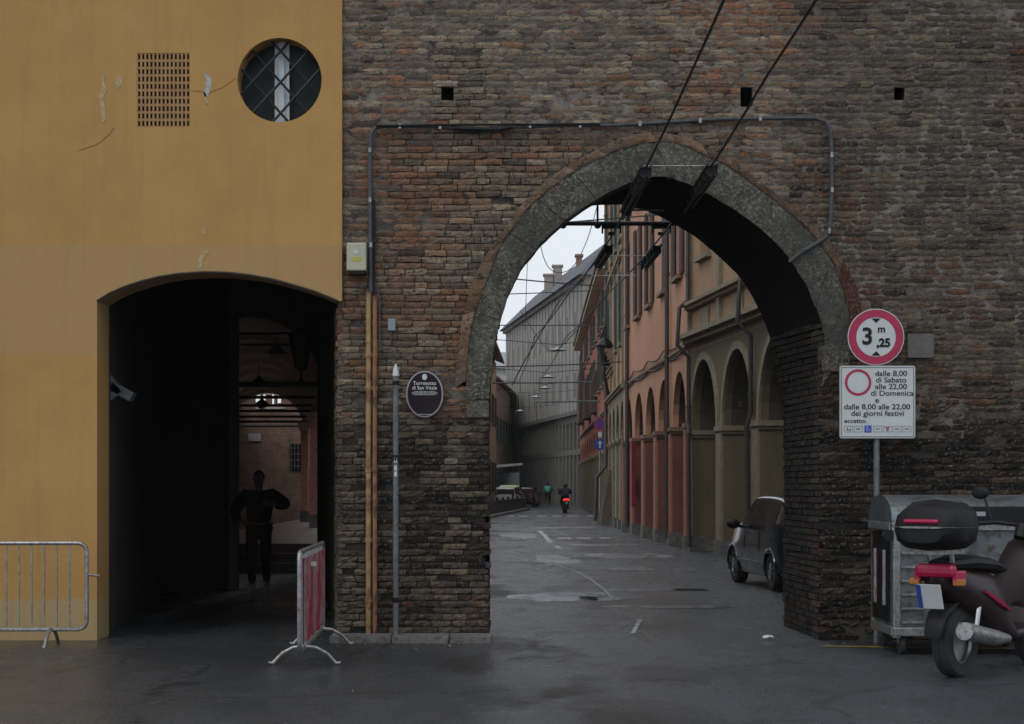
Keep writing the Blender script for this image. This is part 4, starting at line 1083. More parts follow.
t = thing('support_beam', 'straight black beam across the archway carrying the trolley wires', 'beam', (.7,22.1,4.86))
zb = W(0,223.5,22.1).z
m = MB(); m.tube([(-1.2,22.1,zb),(3.9,22.1,zb)], .028, 8); m.build('beam', m_iron, t)
m = MB()
for x in (-1.2,3.9): m.tube([(x,22.1,zb),(x,DB,zb)], .04, 8)
x = W(607.5*0+597.6,0,22.1).x; m.tube([(x,22.1,zb-.04),(x,22.1,zb+.22),(x,DB+.01,zb+.5)], .014, 6); m.build('hangers', m_iron, t)
for x in (W(563,0,22.1).x, x): m = MB(); m.sphere((x,22.1,zb-.02), .045); m.build('knob', m_iron, t)
for x, lab in ((1.22,'l'),(1.83,'r')):
    m = MB(); m.box(x-.10,x+.10,22.05,22.15,zb-.06,zb-.03); m.box(x-.12,x-.10,22.06,22.14,zb-.12,zb); m.box(x+.10,x+.12,22.06,22.14,zb-.12,zb); m.box(x-.04,x+.04,22.05,22.15,zb-.14,zb-.11); m.build('clamp', m_iron, t)
# span wires and hanging lamps up the street
spans = [((365,235),(690,212),30,.1),((480,275),(600,286),60,.15),((480,325),(640,324),75,.1),((440,366),(680,357),62,.3),((470,295),(640,288),80,.1)]
for (a, b_, y, sg) in spans:
    m = MB(); m.tube(catenary([W(*a,y), W(*b_,y+.5)], sg, 12), .016 if y < 50 else .028, 4)
    tag(m.build('span_wire', m_cable, loc=tuple(W(*a,y))), {30:'nearest thin span wire crossing the street just behind the arch',60:'thin span wire sloping down to the right across the sky',75:'level span wire at roof height of the grey house',62:'slightly rising span wire crossing before the grey house front',80:'faint span wire crossing the sky below the black beam'}[y], 'wire')
m = MB(); m.tube(smooth([W(538,235,60), W(546,268,60), W(560,274,60), W(574,268,60), W(588,240,60), W(598,203,60)]), .014, 5)
tag(m.build('slack_cable', m_cable, loc=tuple(W(556,270,60))), 'slack cable looping in a deep curve across the sky', 'wire')
m = MB(); m.tube([W(529,215,60), W(525,330,62)], .014, 4); tag(m.build('drop_wire', m_cable, loc=tuple(W(529,215,60))), 'near vertical wire dropping across the sky left of the looping cable', 'wire')
for (x0, x1, y_, yy) in ((492,612,383,95),(535,612,402,88)):
    m = MB(); m.tube([W(x0,y_,yy), W(x1,y_-1,yy)], .045, 6)
    tag(m.build('bracket_arm', m_greypaint, loc=tuple(W(x1,y_,yy))), 'upper horizontal pole reaching out over the street from the right' if y_ == 383 else 'lower, shorter horizontal pole reaching out over the street from the right', 'pole')
m_lampw = M('dull_lamp_enamel', (.50,.52,.53), .6)
for i, (px, py, yy, lab) in enumerate(((558,350,80,'largest white street lamp hanging highest over the road'),(548,377,100,'white hanging street lamp, second highest over the road'),(545,388,112,'white hanging street lamp, third highest over the road'),(536,397,128,'white hanging street lamp, fourth highest over the road'),(520,411,140,'small white hanging street lamp, lowest over the road'))):
    c = W(px, py, yy); t = thing('hanging_lamp', lab, 'street lamp', tuple(c), 'white lamps hung over the street')
    m = MB(); m.lathe([(.05,.12),(.10,.08),(.34,.02),(.40,0),(.30,-.05)], c, 'z', 16); m.build('lamp_shade', m_lampw, t, smooth=True)
    m = MB(); m.tube([c+Vector((-3.2,0,.5)), c+Vector((0,0,.24)), c+Vector((3.0 if i else 1.9,0,.5))], .022, 4); m.build('carrier_wire', m_cable, t)
m = MB(); m.tube([W(596,262,70), W(560,300,80), W(525,360,84), W(512,385,86)], .03, 4); tag(m.build('feeder_wire', m_cable, loc=tuple(W(560,300,80))), 'long diagonal feeder wire falling to the left before the grey house', 'wire')
m = MB(); m.tube(smooth([W(520,310,80), W(546,350,80), W(556,354,80), W(612,290,72)]), .02, 4); tag(m.build('vee_wire', m_cable, loc=tuple(W(548,350,80))), 'wire bent in a wide V beside the highest street lamp', 'wire')

# ------------------------------------------------------------------ cables and fittings on the brick face
YF = D-.045
def face(pts, y=YF): return [W(a, b_, y) for a, b_ in pts]
t = thing('wall_cable', 'grey cable conduit framing the arch in a squared loop on the brickwork', 'cable', tuple(W(600,126,YF)))
m = MB(); m.tube(face([(371,292),(370.5,250),(370,200),(370,150),(371,134),(376,127.5),(384,126),(430,126),(455,127.5),(482,129),(512,127),(560,125),(610,125.5),(660,122.5),(720,119),(780,118),(815,118),(825,121),(830,128),(831.5,145),(832,180),(831,215),(830,228),(826,237),(812,246),(800,253),(789,262)]), .021, 8); m.build('conduit', m_cable, t, smooth=True)
m = MB(); m.tube(face([(374,292),(374,200)]), .013, 6); m.tube(face([(376,126),(440,125),(530,124.5),(600,124)], YF-.03), .010, 6); m.tube(face([(455,128),(465,129),(500,129.5),(512,127)], YF-.025), .022, 8); m.build('second_cable', m_black, t, smooth=True)
m = MB()
for a, b_ in ((370,150),(370,200),(371,245),(400,126.5),(440,127),(530,126),(580,125.5),(640,124),(700,120.5),(760,118.5),(831.6,155),(832,190),(829,231)):
    c = W(a, b_, YF); m.obox(c, (.028,.05,.05))
m.build('cable_clips', m_galv, t)
t = thing('utility_box', 'beige utility box with a yellow label high beside the ochre wall', 'utility box', tuple(W(357,258,YF)))
a = W(347.5,244,0+YF); b_ = W(367,272,YF)
m = MB(); m.box(a.x, b_.x, D-.16, D, b_.z, a.z); m.build('casing', M('beige_plastic', (.40,.40,.29), .5, c2=(.34,.34,.25), s=8), t, bevel=.014)
m = MB(); m.box(a.x+.06, b_.x-.05, D-.1635, D-.15, W(0,262.5,YF).z, W(0,258.5,YF).z); m.build('label', M('yellow_label', (.50,.42,.06), .5), t)
m = MB(); m.prism([(W(354,0,YF).x,D-.163,W(0,255,YF).z),(W(360,0,YF).x,D-.163,W(0,255,YF).z),(W(357,0,YF).x,D-.163,W(0,250,YF).z)], (0,0,0), (0,.004,0)); m.build('warning_triangle', m_white, t)
m = MB(); m.box(a.x+.025, b_.x-.02, D-.14, D-.02, b_.z-.03, b_.z+.035); m.build('cable_gland', m_black, t)
m_rustpipe = M('ochre_rusty_pipe', (.33,.225,.10), .6, c2=(.22,.13,.06), s=5, c3=(.14,.05,.025), s3=8)
m_orangepipe = M('orange_rusty_pipe', (.27,.12,.045), .7, c2=(.20,.09,.04), s=5, c3=(.07,.035,.02), s3=8)
for px, w0, mt, lab, top_ in ((368.5,.028,m_rustpipe,'yellowish steel pipe running up the brick pier, left of its rusty twin',292),(374.8,.024,m_orangepipe,'rusty orange pipe running up the brick pier, right of the yellowish one',297)):
    m = MB(); m.tube([W(px,top_,YF-.01), Vector((W(px,0,YF-.01).x, YF-.01, .05))], w0, 10)
    for py in (355,388,470,540,600): c = W(px,py,YF-.01); m.tube([c-Vector((0,0,.02)), c+Vector((0,0,.02))], w0*1.3, 10)
    tag(m.build('service_pipe', mt, loc=tuple(W(px,top_,YF)), smooth=True), lab, 'pipe', 'service pipes on the brick pier')
m = MB(); m.tube(face([(377,285),(379,300),(380,330),(380,345),(384,350),(389,348),(391,340),(391,331)]), .008, 6); m.tube(face([(347,295),(355,291),(362,291),(368,297)]), .006, 6); m.tube(face([(371,275),(370,283),(362,288),(358,286)]), .007, 6)
tag(m.build('loose_wires', m_cable, loc=tuple(W(379,300,YF))), 'thin loose wires looping between the pipes and the small grey box', 'wires')
m = MB(); a = W(388,319,YF); b_ = W(395.5,331,YF); m.box(a.x, b_.x, D-.07, D, b_.z, a.z); tag(m.build('junction_box', M('blue_grey_plastic', (.22,.27,.32), .5), loc=tuple(a), bevel=.008), 'small blue grey junction box above the oval plaque', 'junction box')
# grey pole with white tip
t = thing('signpost', 'slim grey post with a white pointed tip standing left of the oval plaque', 'post', (W(395.8,0,18.35).x, 18.35, 0))
x = W(395.8,0,18.35).x
m = MB(); m.tube([(x,18.35,.0),(x,18.35,W(0,376,18.35).z)], .030, 12); m.build('post', m_greypaint, t, smooth=True)
m = MB(); m.tube([(x,18.35,W(0,376,18.35).z),(x,18.35,W(0,370,18.35).z),(x,18.35,W(0,364,18.35).z)], [.034,.030,.008], 12); m.build('tip', m_white, t, smooth=True)
m = MB()
for py, h in ((383,.02),(458,.03),(600,.025)): z = W(0,py,18.35).z; m.tube([(x,18.35,z-h),(x,18.35,z+h)], .036, 12)
m.build('collar', m_black, t)
m = MB()
for py in (460,468,474): z = W(0,py,18.35).z; m.obox((x,18.318,z), (.03,.003,.05))
m.build('stickers', m_white, t)

# text
def text(body, size, c, mat, name='lettering', parent=None, align='CENTER', bold=0.0, sx=1.0):
    cu = bpy.data.curves.new(name, 'FONT'); cu.body = body; cu.size = size; cu.align_x = align; cu.align_y = 'CENTER'; cu.extrude = .0012; cu.offset = bold
    to = bpy.data.objects.new(name, cu); COL.objects.link(to)
    dg = bpy.context.evaluated_depsgraph_get(); me = bpy.data.meshes.new_from_object(to.evaluated_get(dg))
    bpy.data.objects.remove(to); o = Vector(parent['_o'])
    for v in me.vertices:
        p = v.co.copy(); v.co = Vector((c[0]+p.x*sx, c[1]-p.z, c[2]+p.y)) - o
    me.materials.clear(); me.materials.append(mat)
    ob_ = bpy.data.objects.new(name, me); COL.objects.link(ob_); ob_.parent = parent; ob_['_o'] = tuple(o); return ob_
# oval plaque
YP = D-.07; pc = W(424.6, 394, YP); sxp, szp = 18.6*YP/F, 23.3*YP/F
def oval(mx, c, rx, rz, y0, y1, n=48):
    mx.prism([Vector((c.x+rx*math.cos(2*math.pi*k/n), c.y, c.z+rz*math.sin(2*math.pi*k/n))) for k in range(n)], (0,y0,0), (0,y1,0))
t = thing('history_plaque', 'dark oval history plaque with white writing on the brick pier', 'plaque', tuple(pc))
m = MB(); oval(m, pc, sxp, szp, .004, .05); m.build('rim', M('pale_plaque_rim', (.30,.29,.31), .5), t)
m = MB(); oval(m, pc, sxp-.016, szp-.016, -.002, .02); m.build('plate', M('dark_plum_plate', (.020,.014,.018), .8, spec=.2), t)
m = MB(); oval(m, pc+Vector((0,0,17*YP/F)), .026, .032, -.006, -.001); m.build('emblem', m_white, t)
m_let = M('plaque_lettering', (.62,.64,.66), .5)
text('Torresotto', .052, (pc.x, pc.y-.005, pc.z+.110), m_let, parent=t, bold=.0002)
text('di San Vitale', .052, (pc.x, pc.y-.005, pc.z+.062), m_let, parent=t, bold=.0002)
m = MB(); rr = random.Random(3)
for j, zz in enumerate((.026,.014,.002,-.008)):
    x = -.13+.02*(j in (0,3)); e = .13-.02*(j in (0,3))
    while x < e: l = rr.uniform(.012,.03); m.box(pc.x+x, pc.x+min(x+l,e), pc.y-.005, pc.y-.003, pc.z+zz-.002, pc.z+zz+.002); x += l+.006
x = -.06
while x < .06: m.box(pc.x+x, pc.x+x+.012, pc.y-.005, pc.y-.003, pc.z-.212, pc.z-.207); x += .017
m.build('small_print', m_let, t)
# small stone tablet on the right pier
a = W(908,334,YF); b_ = W(934,358,YF); m = MB(); m.box(a.x, b_.x, D-.05, D, b_.z, a.z)
o_ = m.build('stone_tablet', M('dirty_stone_tablet', (.12,.115,.11), .9, c2=(.09,.085,.08), s=12, bs=30), loc=tuple(a), bevel=.006); tag(o_, 'small worn stone tablet on the brick beside the height limit sign', 'tablet')

# ------------------------------------------------------------------ height limit and traffic zone signs
YS = 18.2; k_ = YS/F
t = thing('sign_post', 'grey steel post carrying the height limit and traffic signs', 'post', (W(877,0,YS).x, YS+.06, 0))
x = W(877.5,0,YS).x; m = MB(); m.tube([(x,YS+.05,0),(x,YS+.05,W(0,312,YS).z)], .03, 12); m.build('post', m_greypaint, t, smooth=True)
c = W(876, 337, YS); Rr = 28.3*k_
t = thing('height_limit_sign', 'round red rimmed sign reading 3 m ,25', 'road sign', tuple(c))
m = MB(); disc(m, c, Rr, 0, .012, 56); m.build('plate', m_white, t)
ringd(c, Rr*.70, Rr*.97, -.003, m_redsign, 'rim', t, 56)
text('3', .235, (c.x-.088, c.y-.005, c.z-.0), m_black, parent=t, bold=.006)
text('m', .105, (c.x+.055, c.y-.005, c.z+.078), m_black, parent=t, bold=.002)
text(',25', .115, (c.x+.075, c.y-.005, c.z-.062), m_black, parent=t, bold=.005)
m = MB()
m.prism([(c.x-.045,c.y,c.z+.188),(c.x+.045,c.y,c.z+.188),(c.x,c.y,c.z+.143)], (0,-.006,0), (0,-.003,0))
m.prism([(c.x-.045,c.y,c.z-.188),(c.x+.045,c.y,c.z-.188),(c.x,c.y,c.z-.143)], (0,-.006,0), (0,-.003,0)); m.build('triangles', m_black, t)
a = W(839.5, 365.5, YS); b_ = W(915.5, 438.5, YS)
t = thing('traffic_zone_sign', 'square white sign with red ring and lines of black opening hours text', 'road sign', ((a.x+b_.x)/2, YS, b_.z))
def rr_poly(x0, x1, z0, z1, r, y):
    P = []
    for cx_, cz_, s0 in ((x1-r,z1-r,0),(x0+r,z1-r,90),(x0+r,z0+r,180),(x1-r,z0+r,270)):
        for q in range(6): an = R(s0+q*18); P.append(Vector((cx_+r*math.cos(an), y, cz_+r*math.sin(an))))
    return P
m = MB(); m.prism(rr_poly(a.x, b_.x, b_.z, a.z, .025, YS), (0,.002,0), (0,.02,0)); m.build('plate', M('sign_edge_grey', (.30,.33,.33), .5), t)
m = MB(); m.prism(rr_poly(a.x+.008, b_.x-.008, b_.z+.008, a.z-.008, .02, YS), (0,-.002,0), (0,.004,0)); m.build('white_field', m_white, t)
m = MB()
for (x0, x1, z0, z1) in ((a.x+.018,b_.x-.018,a.z-.022,a.z-.018),(a.x+.018,b_.x-.018,b_.z+.018,b_.z+.022),(a.x+.018,a.x+.022,b_.z+.022,a.z-.022),(b_.x-.022,b_.x-.018,b_.z+.022,a.z-.022)): m.box(x0,x1,YS-.005,YS-.0025,z0,z1)
m.build('border', m_black, t)
rc = W(858, 382.5, YS); ringd(rc, 10.6*k_, 13.3*k_, -.004, m_redsign, 'red_ring', t, 48)
def sline(s_, px, py, size, al='CENTER', bold=.0007, sx=1.12): text(s_, size*k_*1.22, (W(px,0,YS).x, YS-.004, W(0,py,YS).z), m_black, parent=t, align=al, bold=bold, sx=sx)
for s_, px, py in (('dalle 8,00',891,373.7),('di Sabato',891,380.2),('alle 22,00',891,386.8),('di Domenica',892,393.4),('e',877,400.4),('dalle 8,00 alle 22,00',877,407),('dei giorni festivi',877.5,413.6)): sline(s_, px, py, 6.1)
sline('eccetto:', 844, 421, 5.0, 'LEFT')
m_iconblue = M('blue_icon', (.02,.07,.42), .4)
for i in range(7):
    ic = W(848.5+i*9.7, 429, YS); hw = 4.2*k_; hh = 3.0*k_
    m = MB()
    if i == 2: m.box(ic.x-hw*.85, ic.x+hw*.85, YS-.005, YS-.003, ic.z-hh*1.2, ic.z+hh*1.2); m.build('wheelchair_icon', m_iconblue, t)
    if i == 2:
        m = MB(); m.sphere((ic.x-.008,YS-.006,ic.z+.022), (.005,.002,.005)); m.tube([(ic.x-.008,YS-.006,ic.z+.016),(ic.x-.006,YS-.006,ic.z),(ic.x+.010,YS-.006,ic.z-.001),(ic.x+.016,YS-.006,ic.z-.02)], .0028, 5)
        m.tube([(ic.x-.010,YS-.006,ic.z+.004),(ic.x-.018,YS-.006,ic.z-.010),(ic.x-.010,YS-.006,ic.z-.022),(ic.x+.004,YS-.006,ic.z-.018)], .0022, 5); m.build('wheelchair_figure', m_white, t); continue
    for (x0,x1,z0,z1) in ((-hw,hw,hh-.002,hh),(-hw,hw,-hh,-hh+.002),(-hw,-hw+.002,-hh,hh),(hw-.002,hw,-hh,hh)): m.box(ic.x+x0, ic.x+x1, YS-.005, YS-.003, ic.z+z0, ic.z+z1)
    if i == 4: m.build('icon_frame', m_black, t); m = MB(); m.box(ic.x-.02, ic.x+.02, YS-.0055, YS-.003, ic.z+.004, ic.z+.018); m.box(ic.x-.012, ic.x+.012, YS-.0055, YS-.003, ic.z-.018, ic.z-.004); m.build('red_icon', m_redsign, t)
    else:
        if i == 0: m.tube([(ic.x-.01,YS-.005,ic.z+.015),(ic.x-.014,YS-.005,ic.z),(ic.x-.006,YS-.005,ic.z-.018)], .004, 5); m.sphere((ic.x+.015,YS-.005,ic.z-.008), (.009,.002,.008))
        else: m.box(ic.x-.022, ic.x+.020, YS-.0052, YS-.003, ic.z-.003, ic.z+.004)
        m.build('icon', m_black, t)

# ------------------------------------------------------------------ crowd barriers
def barrier(P, Q, label, panel, top=1.02, bot=.16, bars=True):
    P = Vector((P[0],P[1],0)); Q = Vector((Q[0],Q[1],0)); d = (Q-P).normalized(); n_ = Vector((-d.y,d.x,0)); L = (Q-P).length
    t = thing('crowd_barrier', label, 'crowd barrier', tuple(P))
    def q(u, z, o=0): return P+d*u+n_*o+Vector((0,0,z))
    r = .09; loop = []
    for (cu, cz, s0) in ((L-r,top-r,0),(r,top-r,90),(r,bot+r,180),(L-r,bot+r,270)):
        for k in range(6): an = R(s0+k*18); loop.append(q(cu+r*math.cos(an), cz+r*math.sin(an)))
    loop.append(loop[0]); loop.append(loop[1])
    m = MB(); m.tube(loop, .021, 8, cap=False); m.build('frame', m_galv, t, smooth=True)
    if bars:
        m = MB(); k = .14
        while k < L-.08: m.tube([q(k,bot),q(k,top)], .009, 6); k += .125
        m.build('bars', m_galv, t)
    for u in (.35, L-.35) if not panel else (.5, L-.16):
        m = MB(); pts = [q(u,.02,-.32), q(u,.015,-.28), q(u,.10,-.20), q(u,.155,-.10), q(u,.165,0), q(u,.155,.10), q(u,.10,.20), q(u,.015,.28), q(u,.02,.32)]
        m.tube(pts, .018, 8); m.build('foot', m_galv, t, smooth=True)
    if panel:
        m = MB()
        nseg = 24
        for i in range(nseg):
            u0 = .06+(L-.12)*i/nseg; u1 = .06+(L-.12)*(i+1)/nseg
            o0 = .014*math.sin(i*1.1); o1 = .014*math.sin((i+1)*1.1)
            m.add([q(u0,bot+.06,-.03+o0),q(u1,bot+.06,-.03+o1),q(u1,top-.06,-.03+o1),q(u0,top-.06,-.03+o0),q(u0,bot+.06,-.024+o0),q(u1,bot+.06,-.024+o1),q(u1,top-.06,-.024+o1),q(u0,top-.06,-.024+o0)],[(0,1,2,3),(4,7,6,5),(0,4,5,1),(3,2,6,7)])
        m.build('banner', panel, t)
        m = MB(); m.obox(q(L*.35, top-.14, -.045), (.05,.02,.04)); m.build('clamp', m_white, t)
    return t
def banner_mat():
    m, n, b = newmat('red_torn_banner'); b.inputs['Roughness'].default_value = .7
    c = mix(n, noise_fac(n, 2.2, .45, .5, 6, .6, stretch=(2,2,.6)), (.36,.016,.045), (.30,.25,.26))
    c = mix(n, noise_fac(n, 9, .3, .7), c, (.22,.015,.03)); n.links.new(c, b.inputs['Base Color']); return m
barrier((-1.83,15.5), (-1.905,18.15), 'steel crowd barrier with a faded red banner at the right of the dark passage', banner_mat())
barrier((-6.3,17.9), (-4.24,17.95), 'bare steel crowd barrier in front of the ochre wall at the far left', None)
m = MB(); p = W(88,575,17.9); m.tube([p, p+Vector((.12,0,-.01))], .012, 6)
tag(m.build('barrier_hook', m_galv, loc=tuple(p)), 'short pale hook sticking out of the left crowd barrier', 'hook')

# ------------------------------------------------------------------ waste container
m_bin = M('grey_bin_metal', (.17,.195,.205), .42, .55, c2=(.11,.125,.135), s=4, c3=(.07,.06,.055), s3=12, stretch=(1,1,2), bs=10, bstr=.15)
t = thing('waste_container', 'grey metal waste container with a domed lid against the brick pier', 'waste container', (4.2, 17.4, 0))
x0, x1, y0, y1 = 3.58, 5.0, 16.9, 17.95
m = MB(); m.box(x0+.02, x1-.02, y0+.02, y1-.02, .2, 1.2); m.build('body', m_bin, t, bevel=.02)
m = MB()
for (x, y) in ((x0,y0),(x0,y1-.07),(x1-.07,y0),(x1-.07,y1-.07)): m.box(x, x+.07, y, y+.07, .16, 1.24)
m.box(x0-.02, x1+.02, y0-.03, y0+.05, 1.17, 1.25); m.box(x0-.03, x0+.05, y0+.052, y1, 1.17, 1.25); m.box(x0, x1, y0-.01, y0+.03, .18, .26); m.box(x0-.01, x0+.03, y0+.035, y1, .18, .26)
m.build('frame', m_galv, t, bevel=.008)
for yy in (y0+.40, y0+.82):
    m = MB(); m.box(x0-.012, x0+.018, yy-.16, yy+.10, .3, 1.15); pn = m.build('side_panel', m_black, t)
    m = MB(); m.box(x0-.016, x0-.0125, yy-.10, yy+.02, .45, .98); m.build('sticker', M('grubby_sticker', (.34,.34,.36), .6, c2=(.3,.12,.14), s=9, lo=.5, hi=.6), pn)
for k in range(7):
    zc = .3+k*.13; m = MB(); m.box(x0+.075, x0+.28, y0-.004, y0+.018, zc, zc+.02)
    m.build('rib', m_galv, t)
m = MB(); P = []
for k in range(13):
    a_ = math.pi*k/12; P.append(Vector((0, (y0+y1)/2 - (y1-y0+.06)/2*math.cos(a_), 1.255 + .25*math.sin(a_)**.8)))
m.prism([Vector((x0-.02, p.y, p.z)) for p in P], (0,0,0), (x1-x0+.04,0,0)); m.build('lid', m_bin, t, smooth=True)
m = MB(); m.box(x0+.3, x1-.2, y0-.06, y0-.03, 1.24, 1.40); m.build('lid_flap', m_black, t, bevel=.01)
m = MB(); m.box(x0+.62, x0+.85, y0-.066, y0-.058, 1.31, 1.35); m.build('flap_label', M('pale_grey_label', (.3,.32,.34), .5), t)
m = MB(); m.tube([(x0-.05,y0-.02,1.12),(x0-.05,y0+.06,1.12)], .05, 10); m.tube([(x0+.16,y0-.05,1.12),(x0+.16,y0,1.12)], .045, 10); m.build('pivot', m_black, t)
for (x, y) in ((x0+.1,y0+.12),(x1-.12,y0+.12),(x0+.1,y1-.14),(x1-.12,y1-.14)):
    m = MB(); m.lathe([(.085,-.025),(.1,-.018),(.1,.018),(.085,.025)], (x, y, .1), 'x', 18); wh = m.build('caster', m_rubber, t, smooth=True)
    m = MB(); m.box(x-.035, x+.035, y-.03, y+.03, .1, .2); m.build('caster_fork', m_galv, wh)

# ------------------------------------------------------------------ vehicles
def catmull(p0, p1, p2, p3, t):
    return .5*((2*p1)+(-p0+p2)*t+(2*p0-5*p1+4*p2-p3)*t*t+(-p0+3*p1-3*p2+p3)*t*t*t)
def wheel(c, r, wd, parent, mat_rim, axis='y', n=28, out_=1):
    ax = axis
    m = MB(); m.lathe([(r*.62,-wd/2),(r*.93,-wd/2),(r,-wd*.32),(r*.985,-wd*.30),(r,-wd*.27),(r,-wd*.06),(r*.98,-wd*.04),(r*.98,wd*.04),(r,wd*.06),(r,wd*.27),(r*.985,wd*.30),(r,wd*.32),(r*.93,wd/2),(r*.62,wd/2),(r*.60,wd*.3),(r*.60,-wd*.3),(r*.62,-wd/2)], c, ax, n, caps=False)
    for k in range(36):
        a = 2*math.pi*k/36; d = Vector((math.cos(a),0,math.sin(a))) if ax == 'y' else Vector((0,math.cos(a),math.sin(a)))
        e = Vector((0,1,0)) if ax == 'y' else Vector((1,0,0))
        for q in (-1, 1): m.tube([Vector(c)+d*r*.995+e*q*wd*.10, Vector(c)+d*r*.975+e*q*wd*.40], r*.018, 4)
    wl = m.build('wheel', m_rubber, parent, smooth=True)
    m = MB(); s_ = out_
    off = Vector((0,1,0)) if ax == 'y' else Vector((1,0,0))
    m.lathe([(r*.62,-wd*.2),(r*.62,wd*.2)], c, ax, n); m.lathe([(r*.64,wd*.26),(r*.66,wd*.44),(r*.60,wd*.44),(r*.58,wd*.26),(r*.64,wd*.26)], c, ax, n, caps=False); m.lathe([(r*.64,-wd*.26),(r*.66,-wd*.44),(r*.60,-wd*.44),(r*.58,-wd*.26),(r*.64,-wd*.26)], c, ax, n, caps=False)
    for k in range(7):
        a = 2*math.pi*k/7; d = Vector((math.cos(a),0,math.sin(a))) if ax == 'y' else Vector((0,math.cos(a),math.sin(a)))
        m.tube([Vector(c)+off*s_*wd*.42+d*r*.1, Vector(c)+off*s_*wd*.36+d*r*.6], [r*.07, r*.05], 6)
    m.tube([Vector(c)+off*s_*wd*.3, Vector(c)+off*s_*wd*.48], r*.14, 12); m.build('rim', mat_rim, wl, smooth=True)
    return wl
# stations: x, zbottom, half widths at (sill, mid, belt), zmid, zbelt, half width roof edge, z roof edge, z centre
ST = [(-1.80,.30,.62,.70,.66,.52,.80,.62,.88,.90),(-1.76,.26,.70,.79,.74,.52,.90,.66,1.02,1.05),(-1.66,.22,.75,.825,.79,.54,.98,.66,1.26,1.30),(-1.45,.20,.77,.835,.81,.56,.99,.67,1.35,1.40),
      (-1.1,.19,.78,.84,.82,.56,.98,.68,1.395,1.44),(-.6,.18,.78,.84,.82,.56,.965,.685,1.41,1.455),(0,.18,.78,.84,.82,.55,.95,.68,1.405,1.45),(.35,.18,.78,.84,.82,.55,.94,.67,1.36,1.41),
      (.75,.18,.78,.84,.815,.54,.925,.67,1.16,1.21),(1.05,.18,.78,.835,.80,.53,.91,.69,.98,1.01),(1.35,.19,.77,.825,.77,.52,.85,.62,.90,.93),(1.62,.21,.72,.79,.70,.50,.76,.55,.80,.83),(1.80,.25,.60,.68,.58,.46,.63,.42,.67,.69),(1.86,.32,.50,.55,.48,.45,.55,.36,.58,.59)]
m_carglass = M('reflection_toned_car_glass', (.03,.028,.026), .3, c2=(.065,.052,.042), s=1.2, spec=0)  # brownish reflections put into the glass colour; gloss is off
